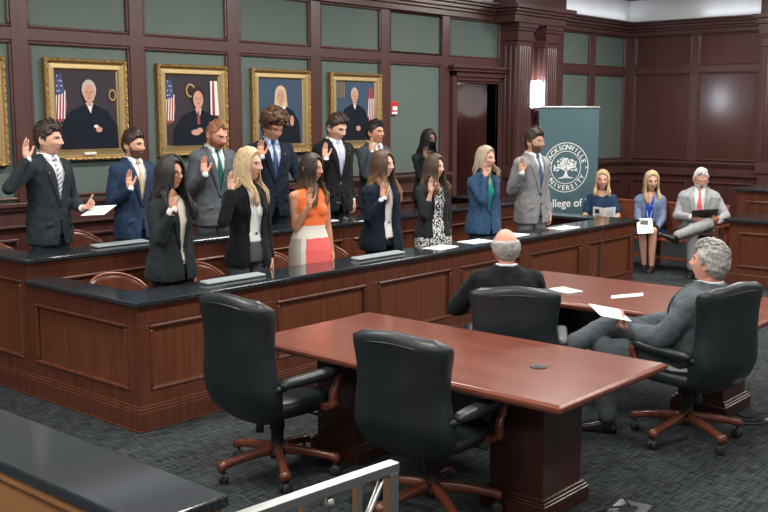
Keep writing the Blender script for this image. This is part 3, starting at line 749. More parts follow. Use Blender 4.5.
def hair_fade(name, a, b, zlo, zhi):
    """dyed hair: a dark crown that turns lighter towards the ends"""
    m = hairm(name, a, tuple(q*1.5 for q in a)); nt = m.node_tree; bs = nt.nodes['Principled BSDF']; src = bs.inputs['Base Color'].links[0].from_socket
    tc = nt.nodes.new('ShaderNodeTexCoord'); sx = nt.nodes.new('ShaderNodeSeparateXYZ'); mr = nt.nodes.new('ShaderNodeMapRange'); mr.inputs['From Min'].default_value = zhi; mr.inputs['From Max'].default_value = zlo
    n = nt.nodes.new('ShaderNodeTexNoise'); mp = nt.nodes.new('ShaderNodeMapping'); mp.inputs['Scale'].default_value = (60, 60, 5); n.inputs['Scale'].default_value = 1.
    mu = nt.nodes.new('ShaderNodeMath'); mu.operation = 'MULTIPLY'; mx = nt.nodes.new('ShaderNodeMix'); mx.data_type = 'RGBA'; mx.inputs['B'].default_value = (*b, 1)
    L = nt.links.new; L(tc.outputs['Object'], sx.inputs[0]); L(sx.outputs['Z'], mr.inputs['Value']); L(tc.outputs['Object'], mp.inputs['Vector']); L(mp.outputs['Vector'], n.inputs['Vector'])
    m2 = nt.nodes.new('ShaderNodeMath'); m2.operation = 'MULTIPLY'; m2.inputs[1].default_value = 1.8; L(n.outputs['Fac'], m2.inputs[0]); L(mr.outputs['Result'], mu.inputs[0]); L(m2.outputs[0], mu.inputs[1]); mu.use_clamp = True
    L(mu.outputs[0], mx.inputs['Factor']); L(src, mx.inputs['A']); L(mx.outputs['Result'], bs.inputs['Base Color']); return m
HM = {'black': hairm('black hair', (.009, .008, .009), (.022, .018, .018)), 'darkbrown': hairm('dark brown hair', (.022, .013, .010), (.045, .027, .018)),
      'brown': hairm('brown hair', (.034, .019, .012), (.070, .038, .022)), 'curly': hairm('curly brown hair', (.04, .020, .012), (.115, .058, .030)),
      'red': hairm('ginger hair', (.20, .085, .04), (.30, .14, .07)), 'stubble': hairm('short dark beard', (.075, .040, .026), (.14, .075, .05)), 'redbeard': hairm('ginger beard', (.22, .065, .025), (.32, .11, .045)),
      'blonde': hairm('blonde hair', (.30, .20, .105), (.60, .46, .28)), 'ash': hairm('ash blonde hair', (.20, .155, .10), (.46, .38, .27)),
      'golden': hairm('golden blonde hair', (.36, .23, .11), (.62, .46, .27)), 'ombre': hairm('caramel hair ends', (.06, .034, .020), (.24, .14, .065)),
      'ombre2': hairm('golden hair ends', (.09, .048, .022), (.34, .19, .08)), 'grey': hairm('grey hair', (.17, .165, .15), (.42, .41, .39)), 'white': hairm('white hair', (.45, .45, .44), (.70, .70, .68))}
def cloth(name, a, b=None, rough=.85, sheen=.03, sc=(420, 420, 420), bs=.25):
    if max(a) < .13 and 'suiting' in name: a = tuple(q*.72 for q in a)
    b = b or tuple(min(1, x*1.25 + .004) for x in a)
    return mat(name, a, rough, spec=.10 if max(a) < .05 else .25, sheen=sheen, var=(sc, .2, b), bump=(sc, bs, .0012))
HM['caramel'] = hair_fade('dark hair with caramel ends', (.020, .012, .009), (.26, .15, .07), 1.24, 1.56)
HM['goldends'] = hair_fade('brown hair with golden ends', (.050, .027, .015), (.36, .20, .085), 1.30, 1.55)
HM['wavybrown'] = hair_fade('brown hair with lighter ends', (.040, .024, .016), (.17, .095, .05), 1.26, 1.56)
CM = {'charcoal': cloth('charcoal suiting', (.022, .030, .036)), 'navy': cloth('navy suiting', (.014, .034, .078)), 'grey': cloth('mid grey suiting', (.085, .097, .112)),
      'darknavy': cloth('dark navy suiting', (.009, .015, .028)), 'black': cloth('black suiting', (.010, .011, .013)), 'charcoalblack': cloth('soft charcoal black suiting', (.017, .022, .025)), 'greyblue': cloth('slate suiting', (.045, .058, .072)),
      'lightgrey': cloth('light grey suiting', (.19, .19, .195)), 'palegrey': cloth('pale grey suiting', (.25, .255, .26)), 'steelgrey': cloth('steel grey suiting', (.075, .092, .105)), 'blacksoft': cloth('soft black knit', (.016, .018, .021)),
      'blueblazer': cloth('blue blazer cloth', (.020, .055, .115)), 'skyblazer': cloth('light blue tweed', (.09, .14, .24), (.20, .25, .36), sc=(160, 160, 160)), 'navydress': cloth('navy dress cloth', (.012, .035, .085)),
      'white': cloth('white shirt cotton', (.66, .68, .70), (.72, .74, .76), .7, .05), 'cream': cloth('cream blouse', (.62, .58, .49), (.68, .64, .55), .7, .05), 'whitetop': cloth('white knit top', (.66, .66, .64), (.72, .72, .70), .75),
      'blueshirt': cloth('pale blue shirt', (.42, .52, .68), (.48, .58, .72), .7, .05), 'greenshirt': cloth('pale green shirt', (.58, .66, .66), (.62, .70, .70), .7, .05), 'teal': cloth('teal blouse', (.01, .26, .23), None, .5), 'royal': cloth('royal blue blouse', (.015, .06, .42), None, .5),
      'orange': cloth('orange cloth', (.78, .16, .045), None, .7), 'coral': cloth('coral cloth', (.80, .13, .12), (.82, .15, .14), .7), 'ivory': cloth('ivory cloth', (.74, .70, .62), (.78, .74, .66), .7), 'sand': cloth('sand cloth', (.52, .47, .39), (.56, .51, .43), .7), 'violet': cloth('violet cloth', (.20, .17, .42), None, .7),
      'tan_tie': cloth('tan silk tie', (.42, .34, .20), None, .45), 'green_tie': cloth('green silk tie', (.008, .085, .062), None, .4), 'blue_tie': cloth('navy silk tie', (.025, .05, .12), None, .4), 'lilac_tie': cloth('lilac tie', (.36, .38, .55), None, .45),
      'bluegrey_tie': cloth('blue tie', (.06, .10, .19), None, .4), 'red_tie': cloth('coral red tie', (.60, .09, .10), None, .5), 'pink_tie': cloth('pink tie', (.40, .18, .22), None, .5), 'blackleather': mat('black shoe leather', (.012, .012, .013), .22, bump=((60, 60, 60), .1, .001))}
def stripes(name, a, b, sc, ang, rot=(0, 0, 0)):
    m = cloth(name, a); nt = m.node_tree; bs = nt.nodes['Principled BSDF']; tc = nt.nodes.new('ShaderNodeTexCoord'); mp = nt.nodes.new('ShaderNodeMapping'); mp.inputs['Rotation'].default_value = rot
    w = nt.nodes.new('ShaderNodeTexWave'); w.inputs['Scale'].default_value = sc; w.bands_direction = ang
    r = nt.nodes.new('ShaderNodeValToRGB'); r.color_ramp.elements[0].position = .45; r.color_ramp.elements[1].position = .55; r.color_ramp.elements[0].color = (*a, 1); r.color_ramp.elements[1].color = (*b, 1)
    nt.links.new(tc.outputs['Object'], mp.inputs['Vector']); nt.links.new(mp.outputs['Vector'], w.inputs['Vector']); nt.links.new(w.outputs['Color'], r.inputs['Fac']); nt.links.new(r.outputs['Color'], bs.inputs['Base Color']); return m
CM['stripe_tie'] = stripes('grey and white striped tie', (.17, .18, .25), (.60, .60, .64), 10., 'Z', (0, R(35), 0))
CM['stripe_shirt'] = stripes('blue striped shirt', (.22, .33, .58), (.62, .66, .74), 22., 'X')
def speckle():
    m = cloth('black and white leaf print', (.6, .6, .58)); nt = m.node_tree; bs = nt.nodes['Principled BSDF']; tc = nt.nodes.new('ShaderNodeTexCoord'); v = nt.nodes.new('ShaderNodeTexNoise'); v.inputs['Scale'].default_value = 58.; v.inputs['Detail'].default_value = 1.
    r = nt.nodes.new('ShaderNodeValToRGB'); r.color_ramp.elements[0].position = .49; r.color_ramp.elements[1].position = .51; r.color_ramp.elements[0].color = (.02, .022, .03, 1); r.color_ramp.elements[1].color = (.68, .68, .66, 1)
    nt.links.new(tc.outputs['Object'], v.inputs['Vector']); nt.links.new(v.outputs['Fac'], r.inputs['Fac']); nt.links.new(r.outputs['Color'], bs.inputs['Base Color']); return m
CM['leafprint'] = speckle()

# ---- head: a sphere grid sculpted by smooth bumps; faces -Y, origin in the middle of the head
NU, NV = 112, 84
_th = np.linspace(0, 2*pi, NU, endpoint=False); _ph = np.linspace(-pi/2 + .02, pi/2 - .02, NV + 1)
PH, TH = np.meshgrid(_ph, _th, indexing='ij')
UD = np.stack([np.cos(PH)*np.sin(TH), -np.cos(PH)*np.cos(TH), np.sin(PH)], -1)   # TH=0 faces -Y
def sstep(a, b, x): t = np.clip((x - a)/(b - a), 0, 1); return t*t*(3 - 2*t)
def sculpt(female=False, jaw=1., nose=1., age=0.):
    p = UD*np.array([.0755, .097, .117]); x, y, z = p[..., 0], p[..., 1], p[..., 2]
    t = np.clip(-z/.117, 0, 1); u = np.clip((z)/.117, 0, 1)
    x = x*(1 - (.34 if female else .25)/jaw*t**2.0)*(1 + .045*np.exp(-((z - .02)/.05)**2))
    back = sstep(-.02, .06, y)
    y = np.where(y > 0, y*(1 - .50*t**1.3), y*(1 + .00*t)); y = y + .006*u*back
    front = sstep(.0, .05, -y)
    y = y + front*.010*sstep(.03, .11, z)                      # forehead slopes back
    z = z - .006*np.exp(-((y + .06)/.04)**2)*t**3
    def g(cx, cz, sx, sz, a): return a*np.exp(-((x - cx)/sx)**2 - ((z - cz)/sz)**2)*front
    d = np.zeros_like(x)
    d += g(0, .014, .010, .016, .008)*nose + g(0, -.004, .010, .014, .015)*nose + g(0, -.020, .0125, .0105, .022)*nose
    for s in (-1, 1):
        d += g(s*.013, -.024, .008, .007, .009)                # nostril wings
        d += g(s*.032, .010, .017, .012, -.0105)               # eye sockets
        d += g(s*.030, .031, .024, .008, .0045 if not female else .002)   # brow ridge
        d += g(s*.046, -.018, .020, .018, .0045)               # cheekbone
        d += g(s*.050, -.060, .018, .022, -.004)               # cheek hollow
    d += g(0, -.050, .026, .016, .006)
    d += g(0, -.0455, .019, .0042, .0032) + g(0, -.0575, .016, .005, .0042) + g(0, -.0515, .022, .0024, -.004)
    d += g(0, -.072, .016, .006, -.003) + g(0, -.094, .020, .015, .008)
    y = y - d
    return np.stack([x, y, z], -1)
def grid_faces(keep=None):
    fs = []
    for i in range(NV):
        for j in range(NU):
            k = (j + 1) % NU
            if keep is None or (keep[i, j] and keep[i+1, j] and keep[i, k] and keep[i+1, k]): fs.append((i*NU + j, i*NU + k, (i+1)*NU + k, (i+1)*NU + j))
    return fs
GF = grid_faces() + [tuple(range(NU))[::-1], tuple(NV*NU + j for j in range(NU))]
def gnoise(P, f, amp, seed=0.):
    out = np.empty(P.shape[:-1]); flat = P.reshape(-1, 3); o = out.reshape(-1)
    for i, q in enumerate(flat): o[i] = noise.noise(V((q[0]*f + seed, q[1]*f - seed, q[2]*f + 2*seed)))
    return out*amp
def nrm(P): return P/np.linalg.norm(P, axis=-1, keepdims=True)
ND = nrm(UD*np.array([1/.0755, 1/.097, 1/.117]))
# ---- hands: three poses, palm towards -Y, fingers up, thumb towards +X (a right hand)
def make_hand(curl, spread, thumb=(.5, .25)):
    mb = MB()
    mb.ell((.0, 0, .05), (.040, .0145, .056), 18, 12); mb.ell((.012, -.006, .035), (.024, .015, .034)); mb.ell((-.016, -.004, .04), (.02, .014, .04)); mb.cap((0, 0, -.008), (0, 0, .02), .025, .027)
    mb.cap((-.025, 0, .085), (.027, 0, .088), .012, .0125)
    for k, (x, L, r) in enumerate(((.0295, .070, .0088), (.0100, .078, .0092), (-.0105, .072, .0088), (-.0290, .057, .0078))):
        p = V((x, 0, .088 - .006*abs(k - 1.2))); a = spread*(1.3 - k)*.9; c = curl[k]*.55; pts = [V((x*.7, 0, .055)), p]
        for n_, f in enumerate((.46, .30, .24)):
            d = V((sin(a)*cos(c), -sin(c), cos(a)*cos(c))); p = p + d*(L*f); pts.append(p); c += curl[k]*(.9 if n_ == 0 else .6)
        for q in range(len(pts) - 1): mb.cap(pts[q], pts[q+1], r*(1 - .06*q), r*(1 - .06*(q + 1)), 10)
    tp = [V((.018, -.004, .018)), V((.040, -.012, .042)), V((.040 + .030*thumb[0], -.012 - .03*thumb[1], .072)), V((.040 + .044*thumb[0], -.012 - .055*thumb[1], .098))]
    for q in range(3): mb.cap(tp[q], tp[q+1], (.0135, .0115, .0098)[q], (.0115, .0098, .0085)[q], 10)
    return remesh(mb.mesh(), .0034, 2)
HANDS = {'open': make_hand((.12, .10, .14, .2), .022, (.62, .25)), 'relaxed': make_hand((.5, .6, .65, .7), .03, (.3, .7)), 'grip': make_hand((1.2, 1.25, 1.3, 1.35), .02, (.2, 1.3)), 'flat': make_hand((.3, .3, .32, .36), .03, (.4, .5))}
HV = {k: ([v.co.copy() for v in m.vertices], [tuple(p.vertices) for p in m.polygons]) for k, m in HANDS.items()}

TM = [(.84, .150, .105, .0), (.92, .168, .118, .005), (1.00, .160, .112, 0), (1.10, .150, .104, -.004), (1.20, .158, .112, -.008), (1.30, .170, .120, -.005), (1.38, .172, .112, 0), (1.43, .150, .090, .008), (1.465, .10, .070, .014), (1.50, .058, .058, .010)]
TF = [(.84, .155, .112, .0), (.92, .172, .124, .006), (1.00, .152, .108, 0), (1.08, .124, .090, -.002), (1.18, .130, .096, -.004), (1.28, .145, .104, -.004), (1.36, .148, .094, 0), (1.405, .130, .078, .006), (1.44, .082, .060, .012), (1.475, .048, .050, .010)]
JM = [(.765, .192, .138, .0), (.84, .196, .142, 0), (.95, .186, .136, 0), (1.08, .172, .126, -.004), (1.2, .180, .132, -.006), (1.3, .193, .140, -.005), (1.38, .195, .134, 0), (1.425, .176, .112, .006), (1.46, .132, .090, .012), (1.49, .085, .078, .014), (1.51, .070, .068, .014)]
JF = [(.80, .190, .140, .0), (.86, .192, .144, .002), (.95, .178, .132, 0), (1.06, .148, .110, -.002), (1.18, .152, .116, -.006), (1.28, .164, .124, -.004), (1.36, .168, .114, 0), (1.40, .152, .096, .004), (1.435, .112, .078, .010), (1.462, .070, .066, .012), (1.48, .056, .058, .012)]
def ringat(z, w, d, yo, n=32, p=2.5): return [(x, y + yo, z) for x, y in rr(w, d, n, p)]
def ik(S, W, pole, l1, l2):
    S, W, pole = V(S), V(W), V(pole).normalized(); d = W - S; L = min(d.length, (l1 + l2)*.995); dn = d.normalized()
    a = (l1*l1 - l2*l2 + L*L)/(2*L); h = math.sqrt(max(l1*l1 - a*a, 0)); pp = (pole - dn*pole.dot(dn)).normalized()
    return S + dn*a + pp*h, S + dn*L
def add_mesh(mb, me, mi=0, mtx=None): mb.add([v.co.copy() for v in me.vertices], [tuple(p.vertices) for p in me.polygons], mi, True, mtx)
def wrinkle(me, amp=.006, f=9., seed=0., amp2=.0022):
    n = len(me.vertices); co_ = np.empty(n*3); me.vertices.foreach_get('co', co_); co_ = co_.reshape(-1, 3); no = np.empty(n*3); me.vertex_normals.foreach_get('vector', no); no = no.reshape(-1, 3)
    q = co_*np.array([1., 1., 1.])
    d = np.array([noise.noise(V((a*f + seed, b*f, c*f*.55 + (a + b)*f*.5)))*amp + noise.noise(V((a*f*2.7, b*f*2.7 + seed, c*f*2.2 - a*9)))*amp2*1.6 for a, b, c in q])
    d = d + .0012
    co_ += no*d[:, None]; me.vertices.foreach_set('co', co_.ravel()); me.update(); return me
def cut(me, pred):
    """drops the faces of an opening"""
    bm = bmesh.new(); bm.from_mesh(me); bmesh.ops.delete(bm, geom=[f for f in bm.faces if pred(f.calc_center_median())], context='FACES'); bm.to_mesh(me); bm.free(); return me
def bvh(me): return BVHTree.FromPolygons([v.co.copy() for v in me.vertices], [tuple(p.vertices) for p in me.polygons])
def drape(mb, tree, rows, off, th, mi=0, ny=-1.):
    """rows of (x, z) points laid on the front (or back) of a surface, as a thin solid strip"""
    n = len(rows[0]); top = []; bot = []; last = -.1
    for r in rows:
        for x, z in r:
            h = tree.ray_cast(V((x, ny, z)), V((0, -ny, 0)))
            y = h[0].y if h[0] is not None else last
            last = y; s = 1 if ny < 0 else -1
            top.append((x, y - s*(off + th), z)); bot.append((x, y - s*off, z))
    K = len(top); fs = []; R_ = len(rows)
    for i in range(R_ - 1):
        for j in range(n - 1):
            a = i*n + j; fs.append((a, a+1, a+n+1, a+n)); fs.append((K+a, K+a+n, K+a+n+1, K+a+1))
    for i in range(R_ - 1):
        a = i*n; fs.append((a, a+n, K+a+n, K+a)); a = i*n + n - 1; fs.append((a, K+a, K+a+n, a+n))
    for j in range(n - 1): fs.append((j, K+j, K+j+1, j+1)); a = (R_-1)*n + j; fs.append((a, a+1, K+a+1, K+a))
    mb.add(top + bot, fs, mi, True)
def interp(tab, z):
    if z <= tab[0][0]: return tab[0][1]
    for (a, b), (c, d) in zip(tab[:-1], tab[1:]):
        if a <= z <= c: return b + (d - b)*(z - a)/(c - a)
    return tab[-1][1]

def strand_hair(HM_, o, mats, zend, n=120, wave=.01, face=60, width=.0, part=.015, vol=1.06, tipmat=None, seed=1, front=.6, flip=0.):
    rnd = random.Random(seed); mb = MB()
    for k in range(n):
        s = 1 if k % 2 else -1
        a1 = R(face + (180 - face)*((k//2) + rnd.random())/(n/2)); ze = zend + rnd.uniform(-.03, .035); r0 = rnd.uniform(.006, .0105); layer = vol + rnd.uniform(-.01, .05)
        a0 = R(12) + (a1 - R(12))*.35 if a1 < R(110) else a1*.8
        pts = []; hx, hy, hz = .080*layer, .101*layer, .119*layer
        for i in range(8):
            t = i/7; el = R(82 - 84*t); a = a0 + (a1 - a0)*(t**.45)
            pts.append(V((s*(abs(sin(a))*cos(el)*hx) + part*(1 - t)*1., -cos(a)*cos(el)*hy, sin(el)*hz)))
        p = pts[-1]; m = 9; side = a1 < R(118) and rnd.random() < front
        fx, fy = p.x, p.y
        tx = s*(.066 + .035*rnd.random() + width) if side else p.x*(1.06) + s*width
        ty = (-.098 - .035*rnd.random()) if side else max(p.y*.9 + .015, .055 if a1 < R(120) else .09)
        ph = rnd.uniform(0, 6.28) if wave > .015 else k*.15
        for i in range(1, m + 1):
            t = i/m; z = p.z + (ze - p.z)*t; q = sstep(.25, .85, t) if side else sstep(.1, .75, t)
            w = wave*sin(ph + t*7.5)*t
            inn = 1 - .10*math.sin(t*pi)*(1 if zend > -.16 else .4)
            pts.append(V(((fx + (tx - fx)*q)*inn + w + s*flip*t*t, fy + (ty - fy)*q + wave*cos(ph + t*7.)*t*.6, z)))
        K = len(pts); rad = [r0*(.6 + .4*min(1, i/4))*(1 - .75*max(0, (i - K + 4)/3.)**1.5) for i in range(K)]
        if tipmat:
            c_ = int(K*rnd.uniform(.45, .85)); mb.tube(pts[:c_ + 1], rad[:c_ + 1], 6, 0, .6); mb.tube(pts[c_:], rad[c_:], 6, 1, .6)
        else: mb.tube(pts, rad, 6, 0, .6)
    return mb

def person(label, u=None, vtop=None, y=None, floor=0., loc=None, height=None, pole=(-.22, .15, -1), trel=40, hrel=50, az=None, haz=None, pitch=0, roll=0, female=False, sk='light', hair=('short', 'brown'), hs=1.04, bw=1.,
           outfit=None, rw=None, rh='open', rfwd=.20, rdu=0., rz=1.36, lw=None, lh='relaxed', lhd=None, rhd=None, seat=None, legs=None, beard=None, glasses=None, mask=False, group=None, smile=0, extra=None, facekw={}):
    # place: the head's column in the picture frame fixes x at the known depth y
    if u is not None:
        A = R(41.19); P_ = R(8.074); f = 1008.
        def ray(uu, vv):
            Rt = V((sin(A), -cos(A), 0)); F0 = V((cos(A), sin(A), 0)); F = F0*cos(P_) - V((0, 0, sin(P_))); U = F0*sin(P_) + V((0, 0, cos(P_)))
            return F + Rt*((uu - 384)/f) - U*((vv - 256)/f)
        d = ray(u, vtop); k = y/d.y; x = d.x*k; top = d.z*k + H; loc = (x, y, floor); height = top - floor
        view = math.degrees(math.atan2(d.y, d.x)); az = view + 180 + trel; haz = view + 180 + hrel
    S = height/(1.520 + .205*hs + .022)
    root = empty('person', loc, R(az + 90), label, 'person', group, (S, S, S))
    T = TF if female else TM; J = JF if female else JM; shx, shz = (.152, 1.365) if female else (.176, 1.395)
    U = Matrix.Identity(4)
    if seat:  # (dz, lean back degrees)
        U = Matrix.Translation((0, 0, .92 + seat[0])) @ Matrix.Rotation(R(-seat[1]), 4, 'X') @ Matrix.Translation((0, 0, -.92))
    # arms, in the frame of the upper body
    l1, l2 = (.27, .245) if female else (.29, .26)
    SR, SL = V((-shx, 0, shz)), V((shx, 0, shz)); tr = R(trel)
    if rw is None:
        xx = -(-rdu + rfwd*sin(tr))/max(.3, cos(tr)); rw = (xx, -rfwd, rz)
    lw = lw or (shx + .05, -.02, shz - .52)
    RE, RW = ik(SR, rw, pole, l1, l2); LE, LW = ik(SL, lw, (.5, .6, -.5) if lw[2] > 1. else (.3, 1, -.2), l1, l2)
    if seat: RE, RW = ik(SR, rw, (-.8, .5, -.6), l1, l2); LE, LW = ik(SL, lw, (.8, .5, -.6), l1, l2)
    def handmtx(W, E, hd, mirror):
        if hd is None: hd = ((W - E).normalized(), V((0, -1, 0)))
        z = V(hd[0]).normalized(); n = V(hd[1]); n = (n - z*n.dot(z)).normalized(); yv = -n; xv = yv.cross(z)
        m = Matrix(((xv.x, yv.x, z.x, W.x), (xv.y, yv.y, z.y, W.y), (xv.z, yv.z, z.z, W.z), (0, 0, 0, 1)))
        return m @ Matrix.Diagonal((-1 if mirror else 1, 1, 1, 1)) @ Matrix.Scale(.93 if female else 1.02, 4)
    if rhd is None and rh == 'open': rhd = ((-.05, .02, 1), (.25, -1, 0))
    if lhd is None and lh == 'relaxed': lhd = ((.02, -.08, -1), (-1, -.1, 0))
    # ---------------- body: trunk, neck, arms and legs grown together
    hz = max(.93 + seat[0], .545) if seat else .93
    b = MB(); b.loft([ringat(z, w*bw, d*bw, yo) for z, w, d, yo in T if not seat or z > max(.95, hz - seat[0] + .02)], mtx=U)
    nr = .047 if female else .057
    b.cap((0, .016, 1.44), (0, -.002, 1.575), nr, nr*.95, 16, mtx=U)
    b.cap((0, .014, 1.40), (0, .012, 1.47), nr*1.25, nr*1.02, 16, mtx=U)
    cl_ = (outfit or {}).get('jacket') is not None; ks = .80 if cl_ else 1.
    ra = (.044, .036, .030, .023) if female else (.052, .043, .036, .028)
    ra = (ra[0]*ks, ra[1]*ks, ra[2]*(ks + .1 if cl_ else 1), ra[3])
    for Sh, E, W in ((SR, RE, RW), (SL, LE, LW)):
        b.ell(Sh, (.052*ks,)*3 if female else (.060*ks,)*3, mtx=U); b.cap(Sh*.0 + Sh, E, ra[0]*1.05, ra[1], mtx=U); b.cap(E, E.lerp(W, .35), ra[1], ra[2]*1.15, mtx=U); b.cap(E.lerp(W, .35), W, ra[2]*1.15, ra[3], mtx=U)
        b.cap(Sh + V((-.04 if Sh.x > 0 else .04, 0, .01)), Sh, .052*ks, .048*ks, mtx=U)
    if female:
        for s in (-1, 1): b.ell((s*.064, -.085, 1.245), (.056, .048, .056), mtx=U)
    legs = legs or [((-.085, .0, .86), (-.09, -.01, .48), (-.095, .02, .085), 0), ((.085, .0, .86), (.09, -.01, .48), (.095, .02, .085), 0)]
    for h, k, a, fy in legs:
        b.cap(h, k, .082, .056); b.cap(k, V(k).lerp(V(a), .35), .053, .054); b.cap(V(k).lerp(V(a), .35), a, .054, .034)
        if (outfit or {}).get('shoe_tilt') and a[2] > .2: continue
        fw = V((sin(fy)*.12, -cos(fy)*.12, -.060)); b.cap(V(a) + V((0, .02, -.045)), V(a) + fw, .030, .018); b.cap(a, V(a) + V((0, .015, -.035)), .036, .034)
    if seat: b.ell((0, .0, hz), (.15*bw, .12, .10)); b.cap((0, 0, hz), U @ V((0, 0, max(1.0, hz - seat[0] + .05))), .10, .10)
    body = MB(); add_mesh(body, remesh(b.mesh(), .0085, 4))
    for nm, W, E, hd, mir in ((rh, RW, RE, rhd, False), (lh, LW, LE, lhd, True)):
        if nm: body.add(*HV[nm], 0, True, U @ handmtx(W, E, hd, mir))
    # ---------------- head
    fem = female
    HP = sculpt(female=fem, **facekw)
    rel = R(haz - az)
    HMx = U @ Matrix.Translation((0, -.004, 1.520)) @ Matrix.Rotation(rel, 4, 'Z') @ Matrix.Rotation(R(3 - pitch), 4, 'X') @ Matrix.Rotation(R(roll), 4, 'Y') @ Matrix.Translation((0, -.012, .088*hs)) @ Matrix.Scale(hs, 4)
    pts = [tuple(q) for q in HP.reshape(-1, 3)]
    lipmask = (np.abs(HP[..., 0]) < .021*(1 - ((HP[..., 2] + .0515)/.012)**2*.6)) & (HP[..., 2] > -.0625) & (HP[..., 2] < -.0415) & (HP[..., 1] < -.05)
    fm = []
    hd_ = MB(); hd_.add(pts, GF, 0, True)
    lm = lipmask.reshape(-1)
    hd_.m = [3 if len(f) == 4 and lm[f[0]] and lm[f[2]] else 0 for f in hd_.f]
    ht = BVHTree.FromPolygons([V(p) for p in pts], GF)
    def front_y(x, z): h = ht.ray_cast(V((x, -.5, z)), V((0, 1, 0))); return h[0].y if h[0] is not None else -.08
    for s in (-1, 1):
        ye = front_y(s*.031, .010)
        hd_.ell((s*.031, ye + .0045, .010), (.0140, .0112, .0080), 14, 8, 1)
        hd_.ell((s*.031, ye - .0048, .0095), (.0060, .0030, .0062), 10, 6, 2)
        hd_.tube([(s*(.031 + q*.0145), ye - .0062 + .004*abs(q)**1.5 + .004*abs(q), .0172 - .005*q*q) for q in np.linspace(-1, 1, 7)], [.001, .0020, .0026, .0028, .0028, .0024, .001], 6, 4)
        by = [(s*(.032 + q*.019), front_y(s*(.032 + q*.019), .030 - .004*q*q) - .0008, .0300 + .0004*q*s*0 + .0005*q - .004*q*q) for q in np.linspace(-1, 1, 8)]
        hd_.tube(by, [.0028, .0045, .0050, .0050, .0047, .004, .003, .0016] if not female else [.0020, .0030, .0034, .0034, .0032, .0028, .002, .001], 6, 4, .7)
        er = Matrix.Translation((s*.0755, .010, -.004)) @ Matrix.Rotation(s*R(-22), 4, 'Z') @ Matrix.Rotation(R(-8), 4, 'X')
        hd_.ell((0, 0, 0), (.0075, .018, .031), 16, 12, 0, er); hd_.ell((s*.004, .006, .004), (.006, .014, .025), 14, 10, 0, er)
        hd_.tube([(s*.007, .015*sin(a) + .002, .028*cos(a)) for a in np.linspace(-.6, 2.9, 14)], .0035, 6, 0, mtx=er); hd_.ell((s*.004, -.008, -.024), (.005, .008, .008), 10, 6, 0, er)
    body.add(hd_.v, [], 0, False, HMx); o0 = len(body.v) - len(hd_.v)
    for f_, m_, s_ in zip(hd_.f, hd_.m, hd_.sm): body.f.append([i + o0 for i in f_]); body.m.append(m_); body.sm.append(s_)
    hk = hair[1]
    bo = body.build('body', [SK[sk], 'eye', 'iris', 'lip_f' if female else 'lip_m', HM['black' if hk in ('black', 'darkbrown', 'curly') else ('white' if hk == 'white' else 'brown')]], root, fix=False)
    # ---------------- hair
    X, Y, Z = HP[..., 0], HP[..., 1], HP[..., 2]
    def shell(name, mask, thick, mats, inset=.004, parent=root, nf=30., na=.0, seed=0.):
        Q = HP + ND*(thick*mask - inset*(1 - mask))[..., None]
        if na: Q = Q + ND*((gnoise(HP, nf, na, seed) + gnoise(HP, nf*2.4, na*.5, seed + 3))*mask)[..., None]
        keep = mask > .02
        fs = grid_faces(keep)
        if mask[NV].mean() > .5: fs.append(tuple(NV*NU + j for j in range(NU)))
        mb = MB(); mb.add([tuple(q) for q in Q.reshape(-1, 3)], fs, 0, True, HMx)
        return mb.build(name, mats, parent, fix=False)
    az_ = np.abs(np.arctan2(X, -Y))       # 0 in front .. pi behind
    hl = .066 + .0*X                      # hair line: height above which there is hair, by direction
    style = hair[0]
    opt = hair[2] if len(hair) > 2 else {}
    hf = opt.get('front', .068)
    line = np.interp(az_, [0, .55, .85, 1.15, 1.35, 1.55, 1.9, 2.3, pi], [hf, hf - .002, .045, .030, -.012 if style != 'bald' else -.005, .012, -.03, -.062, -.078])
    if opt.get('peak'): line = line + opt['peak']*np.exp(-((az_ - .55)/.28)**2)
    if style == 'bald': line = np.maximum(line, -1)
    hmask = sstep(-.006, .007, Z - line)
    topf = sstep(.02, .095, Z)
    if style == 'short':
        th = opt.get('side', .007) + (opt.get('top', .026) - opt.get('side', .007))*topf + opt.get('quiff', .010)*np.exp(-((az_)/.7)**2)*sstep(.05, .09, Z)
        shell('hair', hmask, th, HM[hk], nf=38, na=opt.get('rough', .006), seed=u or 1.)
        mb = MB(); rnd = random.Random(int((u or 3)*7))
        for k in range(opt.get('tufts', 60)):     # short locks combed back over the crown
            a = rnd.uniform(-1.1, 1.1)*pi*.95; e = rnd.uniform(.62, 1.5) if abs(a) < 1.9 else rnd.uniform(.2, 1.4)
            c = V((.0755*cos(e)*sin(a), -.097*cos(e)*cos(a), .117*sin(e))); n_ = c.normalized(); t_ = V((opt.get('sweep', .3), 1., .15)); t_ = (t_ - n_*t_.dot(n_)).normalized()
            h0 = opt.get('top', .026)*sstep(.02, .095, c.z) + .004 + opt.get('quiff', .01)*.8*(abs(a) < .7)*(e > .7)
            p0 = c + n_*(h0*.7) - t_*.018; p1 = c + n_*(h0 + .003); p2 = c + n_*(h0 - .001) + t_*.028
            mb.tube([p0, p1, p2], [.004, .007, .002], 6, 0, .6, mtx=HMx)
        mb.build('hair_locks', HM[hk], root)
    elif style == 'bald':
        bald = 1 - np.exp(-np.clip(Z - .048, 0, 1)*60)*1.0
        m2 = hmask*(1 - sstep(.035, .062, Z - .02*(Y > 0)*0))
        shell('hair', m2, .012 + 0*X, HM[hk], nf=45, na=.005)
    elif style == 'afro':
        m2 = sstep(-.008, .008, Z - np.maximum(line - .0, -.055))
        th = (.022 + .040*topf + .016*sstep(-.02, .05, Z))*(.35 + .65*sstep(0, .03, Z - np.maximum(line, -.055)))
        sh = shell('hair', m2, th, HM[hk], nf=26, na=.020, seed=2.)
        mb = MB(); rnd = random.Random(5)
